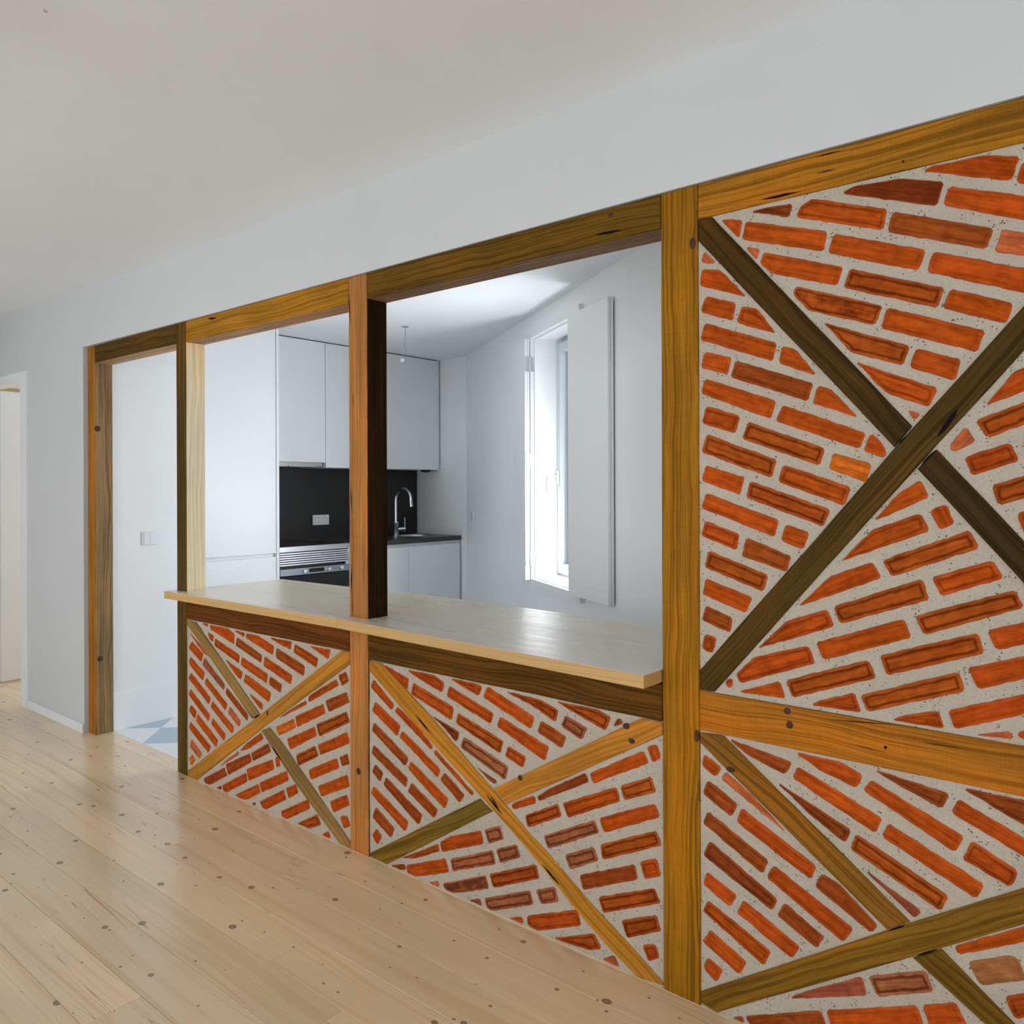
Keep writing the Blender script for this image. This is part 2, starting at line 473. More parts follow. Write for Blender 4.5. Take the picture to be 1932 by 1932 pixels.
# ------------------------------------------------------------------ outlines read off the wall
BRICKS = {
 'A': [
  ('n',[(-577,3834),(-546,3922),(-654,3959),(-841,3966),(-868,3966),(-900,3955)]),
  ('n',[(-564,3822),(-374,3741),(-353,3830),(-541,3906)]),
  ('b',[(-477,3919),(-472,3940),(-523,3959),(-544,3952)]),
  ('b',[(-1208,3928),(-845,3795),(-818,3889),(-976,3943),(-1166,3959),(-1233,3944)]),
  ('n',[(-825,3791),(-476,3641),(-450,3735),(-798,3870)]),
  ('b',[(-1472,3882),(-1459,3944),(-1581,3956),(-1663,3951)]),
  ('r',[(-1447,3877),(-1058,3735),(-1037,3828),(-1362,3948),(-1420,3930)]),
  ('d',[(-1045,3726),(-663,3576),(-633,3659),(-1019,3814)]),
  ('p',[(-638,3563),(-300,3445),(-276,3519),(-609,3652)]),
  ('n',[(-1725,3833),(-1705,3925),(-1823,3948)]),
  ('n',[(-1713,3827),(-1315,3692),(-1295,3784),(-1688,3915)]),
  ('n',[(-1299,3681),(-916,3533),(-885,3621),(-1272,3771)]),
  ('n',[(-887,3523),(-524,3376),(-499,3469),(-861,3612)]),
  ('p',[(-1635,3713),(-1618,3764),(-1690,3787)]),
  ('n',[(-1620,3691),(-1563,3635),(-1255,3525),(-1226,3609),(-1603,3749)]),
  ('R',[(-1230,3512),(-843,3366),(-817,3450),(-1201,3599)]),
  ('n',[(-829,3364),(-593,3264),(-568,3348),(-796,3444)]),
  ('R',[(-1460,3518),(-1377,3430),(-1095,3327),(-1059,3410),(-1444,3559)]),
  ('n',[(-1072,3311),(-698,3165),(-666,3251),(-1044,3403)]),
  ('R',[(-1194,3216),(-978,3137),(-948,3221),(-1320,3372)]),
  ('n',[(-957,3128),(-779,3055),(-754,3144),(-929,3213)]),
  ('r',[(-1049,3025),(-874,2949),(-844,3033),(-1181,3180)]),
  ('p',[(-934,2901),(-907,2932),(-965,2950)]),
  ('p',[(-1928,3754),(-1847,3736),(-1910,3812)]),
  ('n',[(-1934,3635),(-1684,3542),(-1819,3698),(-1923,3721),(-1934,3663)]),
  ('n',[(-1934,3500),(-1757,3435),(-1739,3524),(-1904,3586),(-1934,3507)]),
  ('r',[(-1741,3423),(-1536,3344),(-1631,3480),(-1714,3509)]),
  ('n',[(-1934,3364),(-1556,3214),(-1532,3303),(-1911,3452),(-1934,3368)]),
  ('n',[(-1532,3205),(-1347,3131),(-1449,3266),(-1513,3289)]),
  ('n',[(-1934,3224),(-1785,3172),(-1762,3259),(-1912,3307),(-1934,3229)]),
  ('d',[(-1775,3161),(-1392,3013),(-1361,3097),(-1745,3245)]),
  ('n',[(-1370,3003),(-1162,2925),(-1287,3069),(-1347,3087)]),
  ('n',[(-1934,3088),(-1564,2940),(-1539,3031),(-1909,3171),(-1934,3095)]),
  ('r',[(-1931,2943),(-1746,2877),(-1716,2969),(-1904,3033)]),
  ('n',[(-1547,2931),(-1158,2784),(-1131,2859),(-1512,3011)]),
  ('n',[(-1144,2777),(-1054,2745),(-1048,2776),(-1069,2814),(-1113,2858)]),
  ('R',[(-1716,2854),(-1336,2715),(-1307,2796),(-1683,2941)]),
  ('o',[(-1301,2701),(-1130,2637),(-1109,2723),(-1279,2777)]),
  ('R',[(-1932,2795),(-1562,2660),(-1537,2751),(-1900,2890)]),
  ('r',[(-1534,2642),(-1225,2532),(-1197,2618),(-1509,2730)]),
  ('n',[(-1932,2650),(-1722,2580),(-1697,2669),(-1908,2733)]),
  ('R',[(-1698,2567),(-1319,2435),(-1285,2518),(-1673,2654)]),
  ('n',[(-1934,2506),(-1549,2380),(-1526,2465),(-1906,2594),(-1934,2519)]),
  ('n',[(-1523,2365),(-1412,2325),(-1381,2411),(-1498,2448)]),
  ('r',[(-1934,2371),(-1743,2307),(-1721,2392),(-1915,2456),(-1934,2378)]),
  ('d',[(-1721,2283),(-1494,2216),(-1465,2296),(-1693,2377)]),
  ('R',[(-1920,2217),(-1607,2114),(-1578,2199),(-1892,2306)]),
  ('n',[(-1934,2078),(-1693,2005),(-1660,2087),(-1908,2164),(-1934,2080)]),
  ('d',[(-1934,1941),(-1775,1897),(-1762,1979),(-1910,2029),(-1934,1953)]),
  ('r',[(-1934,1800),(-1873,1783),(-1848,1870),(-1914,1884),(-1934,1815)]),
  ('n',[(-875,2574),(-912,2652),(-1007,2588),(-1106,2466)]),
  ('n',[(-839,2435),(-780,2466),(-813,2547),(-879,2520)]),
  ('r',[(-875,2431),(-912,2509),(-1110,2432),(-1247,2281)]),
  ('R',[(-1030,2225),(-691,2367),(-726,2444),(-1073,2299)]),
  ('n',[(-1067,2219),(-1107,2293),(-1298,2213),(-1442,2060)]),
  ('r',[(-835,2156),(-604,2251),(-643,2325),(-875,2238)]),
  ('R',[(-1252,1998),(-875,2141),(-906,2231),(-1280,2080)]),
  ('r',[(-1271,1985),(-1303,2066),(-1495,1992),(-1642,1839)]),
  ('n',[(-1326,1824),(-946,1971),(-978,2055),(-1359,1908)]),
  ('R',[(-901,1988),(-538,2140),(-564,2211),(-939,2070)]),
  ('r',[(-1726,1659),(-1359,1808),(-1391,1888),(-1656,1800),(-1750,1703)]),
  ('R',[(-1049,1796),(-671,1941),(-698,2027),(-1083,1882)]),
  ('n',[(-634,1957),(-310,2081),(-333,2159),(-670,2037)]),
  ('n',[(-1791,1626),(-1764,1644),(-1768,1681),(-1804,1662)]),
  ('n',[(-1495,1621),(-1528,1703),(-1739,1618)]),
  ('R',[(-1469,1629),(-1089,1778),(-1126,1859),(-1501,1712)]),
  ('r',[(-1154,1615),(-1186,1703),(-1326,1649),(-1384,1613)]),
  ('R',[(-1132,1623),(-744,1776),(-769,1857),(-1166,1694)]),
  ('n',[(-699,1789),(-376,1928),(-400,2002),(-739,1877)]),
  ('r',[(-820,1608),(-845,1683),(-983,1637),(-1034,1607)]),
  ('n',[(-787,1611),(-456,1753),(-481,1824),(-812,1691)]),
  ('p',[(-574,1614),(-583,1645),(-712,1605)]),
  ('n',[(-555,1619),(-438,1623),(-373,1636),(-385,1709),(-564,1645)]),
  ('n',[(-366,3052),(-381,3141),(-571,3078),(-674,2943)]),
  ('R',[(-666,2811),(-315,2948),(-330,3030),(-708,2891)]),
  ('p',[(-802,2788),(-789,2762),(-703,2802),(-740,2865)]),
  ('r',[(-721,2659),(-548,2718),(-581,2798),(-749,2742)]),
  ('n',[(-519,2731),(-326,2800),(-343,2872),(-541,2807)]),
  ('R',[(-626,2539),(-314,2648),(-338,2735),(-651,2624)]),
  ('r',[(-537,2431),(-250,2547),(-279,2626),(-566,2513)]),
  ('R',[(-143,1614),(-102,1627),(-173,1714),(-287,1678),(-267,1614)]),
  ('n',[(79,1861),(90,1864),(90,1974),(5,1946)]),
  ('R',[(33,1991),(90,2010),(90,2119),(0,2090)]),
  ('R',[(-116,2087),(90,2155),(90,2265),(-183,2174),(-177,2157)]),
  ('R',[(-214,2200),(-155,2219),(-188,2318),(-287,2285)]),
  ('n',[(-123,2230),(90,2301),(90,2410),(-156,2329)]),
  ('n',[(-311,2313),(60,2436),(27,2535),(-362,2406),(-344,2350)]),
  ('n',[(-20,2555),(90,2591),(90,2701),(-52,2654)]),
  ('n',[(-226,2632),(90,2737),(90,2846),(-258,2731)]),
  ('n',[(-66,2830),(90,2882),(90,2992),(-99,2929)]),
  ('R',[(-314,3039),(75,3168),(42,3267),(-347,3138)]),
  ('n',[(-433,3145),(-261,3202),(-293,3299)]),
  ('R',[(-229,3213),(90,3318),(90,3428),(-261,3311)]),
  ('R',[(-245,3353),(54,3452),(21,3550),(-103,3509)]),
  ('n',[(-56,3561),(90,3609),(90,3719),(85,3717)]),
 ],
 'B': [
  ('n',[(-1934,1205),(-1859,1171),(-1823,1227),(-1922,1278),(-1934,1225)]),
  ('p',[(-1831,1169),(-1499,992),(-1640,1111),(-1808,1216)]),
  ('d',[(-1934,1076),(-1773,991),(-1738,1068),(-1901,1152),(-1934,1080)]),
  ('n',[(-1753,979),(-1382,805),(-1355,877),(-1720,1055)]),
  ('d',[(-1934,925),(-1614,760),(-1583,836),(-1902,993),(-1934,930)]),
  ('b',[(-1932,763),(-1567,599),(-1537,664),(-1892,847)]),
  ('d',[(-1369,782),(-1117,652),(-1088,696),(-1256,828),(-1334,851)]),
  ('n',[(-1600,753),(-1235,565),(-1194,646),(-1560,825)]),
  ('n',[(-1930,618),(-1782,546),(-1743,617),(-1908,690)]),
  ('r',[(-1934,473),(-1609,320),(-1571,406),(-1904,546),(-1934,485)]),
  ('n',[(-1752,533),(-1471,406),(-1432,479),(-1715,608)]),
  ('d',[(-1549,588),(-1357,495),(-1320,563),(-1509,664)]),
  ('n',[(-1934,324),(-1736,228),(-1693,310),(-1894,403),(-1934,329)]),
  ('n',[(-1934,182),(-1858,146),(-1815,222),(-1905,260),(-1934,206)]),
  ('d',[(-1697,1320),(-1502,1260),(-1465,1331),(-1789,1379)]),
  ('n',[(-1336,1317),(-1180,1273),(-1147,1342),(-1246,1380),(-1456,1380)]),
  ('b',[(-1381,1099),(-1226,1016),(-1201,1085),(-1544,1220)]),
  ('n',[(-1472,1255),(-1099,1094),(-1067,1172),(-1445,1319)]),
  ('b',[(-962,1314),(-835,1270),(-803,1344),(-1106,1376)]),
  ('n',[(-1155,1276),(-786,1102),(-750,1179),(-1118,1330)]),
  ('n',[(-1075,1090),(-709,933),(-676,1005),(-1049,1160)]),
  ('R',[(-1211,997),(-840,840),(-808,916),(-1183,1078)]),
  ('m',[(-937,777),(-914,817),(-1144,923)]),
  ('n',[(-803,1264),(-427,1109),(-402,1172),(-774,1331)]),
  ('b',[(-541,1278),(-402,1245),(-372,1342),(-464,1384),(-760,1378)]),
  ('r',[(-761,1085),(-590,1021),(-567,1051),(-561,1095),(-722,1171)]),
  ('m',[(-1481,207),(-1136,370),(-1158,448),(-1460,245),(-1488,225)]),
  ('B',[(-1093,379),(-863,492),(-900,574),(-1136,459)]),
  ('d',[(-1589,8),(-1310,143),(-1340,222),(-1712,41),(-1674,8)]),
  ('n',[(-1289,148),(-905,333),(-934,412),(-1320,233)]),
  ('n',[(-882,330),(-738,404),(-787,486),(-915,420)]),
  ('m',[(-1707,8),(-1722,37),(-1775,8)]),
  ('n',[(-773,684),(-319,951),(-343,1015),(-790,715)]),
  ('g',[(-695,589),(-533,670),(-561,748),(-592,749),(-741,669)]),
  ('r',[(-573,498),(-363,631),(-388,708),(-612,580)]),
  ('R',[(-422,20),(-425,58),(-834,25),(-833,20)]),
  ('n',[(-313,67),(-391,60),(-388,20),(-250,20)]),
  ('n',[(-1300,22),(-891,54),(-899,158),(-1308,125)]),
  ('n',[(-857,57),(-448,90),(-455,173),(-480,192),(-865,161)]),
  ('n',[(-836,197),(-521,222),(-647,317),(-844,301)]),
  ('R',[(8,278),(26,283),(1,383),(-126,351)]),
  ('R',[(-170,375),(41,429),(16,530),(-305,448)]),
  ('n',[(-349,472),(16,565),(-10,666),(-407,564),(-389,494)]),
  ('n',[(48,573),(90,584),(90,691),(23,674)]),
  ('n',[(-274,633),(90,726),(90,834),(-300,734)]),
  ('n',[(-272,776),(90,869),(90,976),(-298,877)]),
 ],
 'C': [
  ('n',[(-4506,1213),(-4283,1084),(-4257,1129),(-4471,1272)]),
  ('n',[(-4491,1045),(-4225,914),(-4188,994),(-4458,1120)]),
  ('n',[(-4252,1084),(-3892,890),(-3875,917),(-4028,1024),(-4224,1122)]),
  ('d',[(-4498,905),(-4145,723),(-4109,791),(-4468,971)]),
  ('n',[(-4207,917),(-3834,718),(-3801,781),(-4174,970)]),
  ('n',[(-3867,872),(-3523,674),(-3507,700),(-3858,903)]),
  ('d',[(-4499,740),(-4140,579),(-4118,650),(-4479,814)]),
  ('n',[(-4122,716),(-3769,527),(-3731,606),(-4091,780)]),
  ('d',[(-3814,714),(-3632,602),(-3585,665),(-3768,774)]),
  ('d',[(-4496,612),(-4404,558),(-4371,630),(-4460,679)]),
  ('d',[(-4372,549),(-4014,358),(-3976,439),(-4347,613)]),
  ('d',[(-4128,564),(-3864,441),(-3827,513),(-4083,632)]),
  ('n',[(-4506,455),(-4147,280),(-4111,356),(-4481,520)]),
  ('d',[(-4495,293),(-4288,193),(-4256,275),(-4452,376)]),
  ('n',[(-4498,166),(-4435,108),(-4387,184),(-4444,227)]),
  ('r',[(-4223,1293),(-4124,1248),(-4101,1330),(-4361,1391)]),
  ('r',[(-4009,1344),(-3790,1283),(-3765,1357),(-3875,1392),(-4003,1392),(-4123,1387)]),
  ('r',[(-3644,1364),(-3466,1315),(-3431,1380),(-3484,1392),(-3711,1392)]),
  ('r',[(-4089,1229),(-3701,1117),(-3680,1209),(-4065,1311)]),
  ('r',[(-3749,1267),(-3362,1156),(-3336,1230),(-3724,1342)]),
  ('n',[(-3428,1313),(-3043,1186),(-3015,1265),(-3390,1392)]),
  ('R',[(-3042,1329),(-2859,1262),(-2835,1339),(-2975,1377),(-3244,1382)]),
  ('b',[(-3783,1064),(-3659,982),(-3627,1059),(-3891,1120)]),
  ('R',[(-3666,1108),(-3285,991),(-3256,1075),(-3645,1181)]),
  ('n',[(-3313,1152),(-2936,1019),(-2910,1113),(-3288,1222)]),
  ('d',[(-3000,1179),(-2813,1117),(-2780,1195),(-2968,1256)]),
  ('B',[(-2821,1249),(-2674,1193),(-2631,1269),(-2793,1319)]),
  ('R',[(-2754,1348),(-2512,1277),(-2477,1362),(-2571,1390),(-2856,1387)]),
  ('d',[(-2465,1310),(-2396,1343),(-2430,1370)]),
  ('B',[(-3626,962),(-3247,836),(-3214,927),(-3598,1039)]),
  ('r',[(-3253,984),(-3106,940),(-3078,1015),(-3224,1055)]),
  ('m',[(-3386,812),(-3334,791),(-3312,818),(-3483,868)]),
  ('n',[(-3184,675),(-3004,758),(-3017,802),(-3155,731),(-3198,699)]),
  ('d',[(-2984,778),(-2627,971),(-2651,1017),(-2911,864),(-2997,801)]),
  ('n',[(-2596,966),(-2237,1160),(-2274,1221),(-2626,1021)]),
  ('n',[(-2218,1167),(-2165,1203),(-2190,1271),(-2255,1246)]),
  ('R',[(-3070,593),(-2814,728),(-2846,797),(-3096,666)]),
  ('r',[(-2776,728),(-2415,913),(-2444,989),(-2816,809)]),
  ('R',[(-2396,923),(-2194,1015),(-2226,1094),(-2423,999)]),
  ('B',[(-2919,509),(-2556,703),(-2591,769),(-2952,583)]),
  ('n',[(-2526,711),(-2173,889),(-2205,958),(-2561,788)]),
  ('B',[(-2761,437),(-2562,546),(-2598,618),(-2799,514)]),
  ('R',[(-2539,556),(-2162,742),(-2162,747),(-2195,818),(-2556,642)]),
  ('d',[(-2672,348),(-2305,522),(-2332,599),(-2696,431)]),
  ('r',[(-2272,532),(-2164,584),(-2196,670),(-2301,623)]),
  ('R',[(-2534,264),(-2168,438),(-2207,514),(-2572,345)]),
  ('R',[(-2379,181),(-2168,293),(-2197,372),(-2421,268)]),
  ('r',[(-2249,100),(-2175,151),(-2207,216),(-2287,180)]),
  ('d',[(-4042,129),(-3815,242),(-3828,290),(-4184,93)]),
  ('n',[(-3795,242),(-3425,398),(-3447,481),(-3729,364),(-3816,305)]),
  ('B',[(-3388,408),(-3256,472),(-3291,553),(-3425,492)]),
  ('d',[(-4200,8),(-4143,27),(-4157,61),(-4293,8)]),
  ('n',[(-4036,8),(-3727,131),(-3763,213),(-4139,58),(-4128,8)]),
  ('B',[(-3698,143),(-3322,301),(-3351,386),(-3722,222)]),
  ('B',[(-3293,315),(-3122,403),(-3156,478),(-3329,397)]),
  ('p',[(-3818,8),(-3829,45),(-3919,8)]),
  ('B',[(-3688,8),(-3382,134),(-3411,211),(-3788,40),(-3765,8)]),
  ('R',[(-3347,147),(-2982,318),(-3006,400),(-3384,227)]),
  ('m',[(-3440,8),(-3457,52),(-3555,8)]),
  ('B',[(-3344,8),(-3027,151),(-3054,232),(-3427,62),(-3400,8)]),
  ('B',[(-2967,171),(-2838,228),(-2868,312),(-3013,245)]),
  ('n',[(-3101,8),(-3117,52),(-3223,8)]),
  ('r',[(-2993,8),(-2679,145),(-2709,230),(-3082,69),(-3077,8)]),
  ('R',[(-2791,8),(-2618,27),(-2545,64),(-2593,137),(-2883,8)]),
  ('p',[(-2427,8),(-2465,61),(-2533,16),(-2533,8)]),
 ],
 'D': [
  ('p',[(-6793,1157),(-6653,1132),(-6868,1241),(-7039,1315)]),
  ('n',[(-7060,1168),(-6832,1071),(-6793,1152),(-7004,1244)]),
  ('n',[(-7055,1029),(-6810,906),(-6775,989),(-7029,1102)]),
  ('m',[(-6813,1052),(-6456,878),(-6438,933),(-6778,1123)]),
  ('n',[(-7062,893),(-6702,713),(-6674,781),(-7016,956)]),
  ('n',[(-6780,891),(-6431,708),(-6395,770),(-6747,949)]),
  ('d',[(-6433,858),(-6092,675),(-6072,734),(-6412,918)]),
  ('n',[(-7057,743),(-6713,561),(-6681,625),(-7027,808)]),
  ('n',[(-6680,698),(-6327,524),(-6292,592),(-6650,761)]),
  ('p',[(-6396,695),(-6215,602),(-6189,666),(-6360,762)]),
  ('r',[(-7058,598),(-6947,543),(-6911,619),(-7018,667)]),
  ('n',[(-6927,527),(-6585,355),(-6549,429),(-6902,606)]),
  ('n',[(-6670,550),(-6459,439),(-6429,505),(-6644,613)]),
  ('n',[(-7062,441),(-6715,280),(-6672,352),(-7025,509),(-7062,447)]),
  ('p',[(-7040,277),(-6872,198),(-6828,261),(-7010,356)]),
  ('o',[(-7051,160),(-7012,108),(-6938,174),(-7001,220)]),
  ('n',[(-6726,1399),(-6708,1424),(-6816,1424)]),
  ('n',[(-6683,1384),(-6291,1296),(-6283,1386),(-6385,1424),(-6679,1424)]),
  ('r',[(-6698,1305),(-6640,1268),(-6615,1334),(-6726,1355)]),
  ('r',[(-6616,1247),(-6216,1143),(-6202,1219),(-6597,1317)]),
  ('d',[(-6267,1290),(-5882,1194),(-5870,1262),(-6244,1367)]),
  ('n',[(-6137,1377),(-6130,1417),(-6295,1417)]),
  ('n',[(-6114,1373),(-5717,1278),(-5701,1355),(-5921,1413),(-6100,1414)]),
  ('n',[(-5609,1375),(-5464,1354),(-5460,1421),(-5762,1418)]),
  ('d',[(-5678,1265),(-5300,1167),(-5281,1254),(-5663,1349)]),
  ('n',[(-5854,1175),(-5470,1078),(-5447,1158),(-5834,1258)]),
  ('n',[(-6194,1132),(-5804,1035),(-5783,1118),(-6177,1213)]),
  ('r',[(-5434,1336),(-5135,1258),(-5114,1336),(-5416,1411)]),
  ('n',[(-4986,1340),(-4966,1421),(-5224,1414)]),
  ('n',[(-6272,1043),(-6187,1009),(-6156,1082),(-6431,1152)]),
  ('n',[(-6150,1000),(-5774,884),(-5742,974),(-6119,1076)]),
  ('d',[(-5777,1035),(-5607,989),(-5589,1064),(-5757,1109)]),
  ('n',[(-5940,838),(-5869,807),(-5863,865),(-6062,918)]),
  ('R',[(-4830,1165),(-4741,1218),(-4785,1287),(-4875,1242)]),
  ('r',[(-5236,979),(-4869,1166),(-4895,1211),(-5178,1064),(-5240,1020)]),
  ('n',[(-5258,963),(-5269,990),(-5463,893),(-5628,791)]),
  ('d',[(-4988,947),(-4739,1062),(-4773,1139),(-5031,1030)]),
  ('n',[(-5391,760),(-5022,933),(-5055,1003),(-5413,842)]),
  ('o',[(-5637,644),(-5402,754),(-5435,823),(-5679,711)]),
  ('R',[(-5104,740),(-4736,919),(-4780,991),(-5144,832)]),
  ('n',[(-5480,564),(-5134,742),(-5165,810),(-5527,644)]),
  ('n',[(-5098,600),(-4737,763),(-4768,847),(-5132,676)]),
  ('R',[(-5376,458),(-5112,593),(-5155,667),(-5407,544)]),
  ('n',[(-5216,386),(-4860,557),(-4888,632),(-5247,463)]),
  ('d',[(-4834,573),(-4742,611),(-4769,689),(-4866,641)]),
  ('n',[(-5086,289),(-4739,448),(-4770,534),(-5129,365)]),
  ('n',[(-4940,204),(-4740,314),(-4777,387),(-4982,284)]),
  ('n',[(-4811,122),(-4737,159),(-4772,234),(-4862,203)]),
  ('n',[(-6090,442),(-5854,575),(-5886,627),(-6106,489),(-6208,409)]),
  ('p',[(-6225,372),(-6233,399),(-6398,299),(-6514,217)]),
  ('d',[(-6390,161),(-6025,351),(-6057,421),(-6434,248)]),
  ('d',[(-6005,362),(-5740,496),(-5783,561),(-6036,428)]),
  ('d',[(-6689,8),(-6408,155),(-6452,214),(-6797,43),(-6781,8)]),
  ('n',[(-6075,180),(-5699,363),(-5722,444),(-6108,278)]),
  ('n',[(-6414,8),(-6092,173),(-6108,248),(-6488,56),(-6471,8)]),
  ('n',[(-5673,381),(-5611,409),(-5638,487),(-5691,462)]),
  ('d',[(-6496,8),(-6503,46),(-6588,8)]),
  ('n',[(-6165,8),(-6093,22),(-5894,129),(-5928,198),(-6296,19),(-6287,8)]),
  ('n',[(-5876,133),(-5499,319),(-5528,394),(-5915,210)]),
  ('n',[(-5824,8),(-5534,159),(-5571,234),(-5921,51),(-5867,8)]),
  ('n',[(-5509,174),(-5376,245),(-5406,319),(-5544,252)]),
  ('d',[(-5966,8),(-5981,31),(-6021,8)]),
  ('n',[(-5603,11),(-5585,8),(-5529,8),(-5222,168),(-5252,232),(-5610,53)]),
  ('R',[(-5239,8),(-5081,80),(-5135,153),(-5397,8)]),
  ('n',[(-4970,11),(-4993,62),(-5078,8),(-4997,8)]),
 ],
}   # outlines on the wall face, half millimetres (x, z)
BRACES = {
 'A1up': [(-0.9705,1.9321),(-0.5072,1.3949),(-0.4706,1.4386),(-0.9331,1.9854),(-0.9603,1.9865),(-0.9705,1.9865)],
 'A1dn': [(-0.4615,1.3473),(-0.035,0.8395),(-0.015,0.8),(0.0545,0.8),(0.0545,0.8199),(-0.4243,1.3876)],
 'A2': [(-0.942,0.798),(-0.9299,0.7994),(-0.4188,1.4018),(-0.2668,1.5772),(0.0545,1.9477),(0.0545,1.9846),(-0.065,1.8943),(-0.2665,1.6659),(-0.5014,1.3997),(-0.9705,0.8474),(-0.9705,0.798)],
 'B1up': [(-0.9698,0.6639),(-0.5264,0.3457),(-0.4779,0.379),(-0.9062,0.6947),(-0.9697,0.692)],
 'B1dn': [(-0.4744,0.3045),(-0.0103,0.012),(0.0156,0.012),(-0.4186,0.3432)],
 'B2': [(-0.9705,0.0071),(-0.9299,0.001),(-0.9261,0.001),(-0.4763,0.3038),(-0.2702,0.446),(0.0545,0.67),(0.0545,0.6965),(-0.0051,0.6965),(-0.27,0.5183),(-0.5264,0.3457),(-0.9705,0.0363)],
 'C1': [(-2.2575,0.6626),(-2.0142,0.5119),(-1.7006,0.3351),(-1.5229,0.2254),(-1.3584,0.1124),(-1.2368,0.0389),(-1.1576,0.001),(-1.1501,0.001),(-1.0792,0.0067),(-1.0791,0.0162),(-1.1788,0.0771),(-1.3146,0.1523),(-1.475,0.2564),(-1.5228,0.2812),(-1.6671,0.3763),(-1.9454,0.5571),(-2.1919,0.6995),(-2.2573,0.6995)],
 'C2lo': [(-2.2562,0.0033),(-2.1657,0.0036),(-1.6748,0.3112),(-1.7269,0.3397),(-2.2562,0.0179)],
 'C2hi': [(-1.6166,0.3477),(-1.0775,0.6628),(-1.0775,0.6961),(-1.1423,0.6958),(-1.6708,0.3836)],
 'D1up': [(-3.5331,0.6886),(-3.0071,0.3583),(-2.9503,0.3865),(-3.4576,0.7104),(-3.5345,0.7133),(-3.5345,0.7011)],
 'D1dn': [(-2.9388,0.3222),(-2.8531,0.2591),(-2.6971,0.1543),(-2.4967,0.0412),(-2.4282,0.001),(-2.3645,0.001),(-2.3645,0.0249),(-2.7622,0.2821),(-2.8796,0.3467)],
 'D2': [(-3.4561,0.001),(-2.86,0.3759),(-2.3651,0.6714),(-2.3648,0.7155),(-2.4023,0.7155),(-2.4144,0.7149),(-2.8987,0.4156),(-3.5345,0.0259),(-3.5345,0.001)],
}
MARKS_C = [
 ('bm4', (-0.8048, 1.9969), (-0.7076, 1.9945), 0.0045),
 ('bm4', (-0.6697, 2.0649), (-0.6182, 2.0642), 0.002),
 ('bm4', (-0.672, 2.0269), (-0.6268, 2.0263), 0.002),
 ('bm4', (-0.4889, 2.0062), (-0.4843, 2.0054), 0.004),
 ('bm3', (-1.2849, 2.0106), (-1.1932, 2.006), 0.006),
 ('bm2', (-3.3436, 2.0607), (-3.2647, 2.0535), 0.006),
 ('pmid', (-2.3543, 1.3181), (-2.3464, 1.2198), 0.003),
 ('pmid', (-2.3488, 1.0344), (-2.3522, 0.9313), 0.004),
 ('pmid', (-2.3494, 0.9338), (-2.347, 0.8536), 0.002),
 ('pmid', (-2.3601, 2.0149), (-2.3528, 1.9144), 0.003),
 ('pmid', (-2.3371, 1.6548), (-2.3351, 1.6002), 0.0015),
 ('C1', (-2.014, 0.5496), (-1.944, 0.5015), 0.004),
 ('C1', (-1.6968, 0.3581), (-1.6311, 0.3141), 0.005),
 ('C1', (-1.4761, 0.2078), (-1.4144, 0.1671), 0.005),
 ('C1', (-1.6783, 0.3571), (-1.6491, 0.3314), 0.003),
 ('D1dn', (-2.8645, 0.2744), (-2.7962, 0.2337), 0.006),
 ('A2', (-0.4224, 1.4128), (-0.3827, 1.4704), 0.008),
 ('A2', (-0.4986, 1.4004), (-0.479, 1.4206), 0.004),
 ('rlA', (-0.5303, 0.7433), (-0.5228, 0.7441), 0.006),
 ('rlA', (-0.6547, 0.7815), (-0.515, 0.7955), 0.0015),
 ('rlA', (-0.604, 0.737), (-0.5231, 0.7323), 0.0012),
 ('rlA', (-0.454, 0.769), (-0.3744, 0.7711), 0.0012),
 ('D2', (-2.9908, 0.3607), (-2.9527, 0.3842), 0.003),
 ('B2', (-0.522, 0.3465), (-0.4895, 0.3688), 0.0022),
 ('B2', (-0.4637, 0.3144), (-0.427, 0.3403), 0.0022),
 ('A1dn', (-0.454, 1.3545), (-0.4262, 1.386), 0.003),
]
MARKS_K = [
 ('pbig', (-0.9841, 1.9288), 0.008, 0.015),
 ('pbig', (-0.9778, 0.6808), 0.006, 0.016),
 ('pmid', (-2.3149, 0.294), 0.011, 0.012),
 ('D2', (-2.8909, 0.4036), 0.006, 0.01),
 ('rlA', (-0.7437, 0.7847), 0.008, 0.008),
 ('rlA', (-0.7383, 0.7529), 0.008, 0.009),
 ('C2hi', (-1.1869, 0.6661), 0.01, 0.008),
 ('C2hi', (-1.1702, 0.63), 0.009, 0.007),
 ('C2hi', (-1.5598, 0.4418), 0.008, 0.008),
 ('B1up', (-0.8862, 0.6159), 0.011, 0.007),
 ('rlC', (-1.349, 0.719), 0.012, 0.008),
 ('bm3', (-1.2305, 2.0553), 0.008, 0.006),
]

# ------------------------------------------------------------------ polygon tools (x, z on the wall face, counter-clockwise seen from the room)
def inset(P, d):
    n = len(P)
    out = []
    for i in range(n):
        a, b, c = Vector(P[i - 1]), Vector(P[i]), Vector(P[(i + 1) % n])
        e1, e2 = (b - a).normalized(), (c - b).normalized()
        n1, n2 = Vector((-e1.y, e1.x)), Vector((-e2.y, e2.x))
        m = n1 + n2
        if m.length < 1e-6:
            out.append(tuple(b + n1 * d))
            continue
        m.normalize()
        k = d / max(0.45, m.dot(n1))
        out.append(tuple(b + m * k))
    return out


def inradius(P):
    n = len(P)
    c = Vector((sum(p[0] for p in P) / n, sum(p[1] for p in P) / n))
    r = 9
    for i in range(n):
        a, b = Vector(P[i]), Vector(P[(i + 1) % n])
        e = (b - a)
        if e.length < 1e-6: continue
        r = min(r, abs((c - a).cross(e.normalized())))
    return r


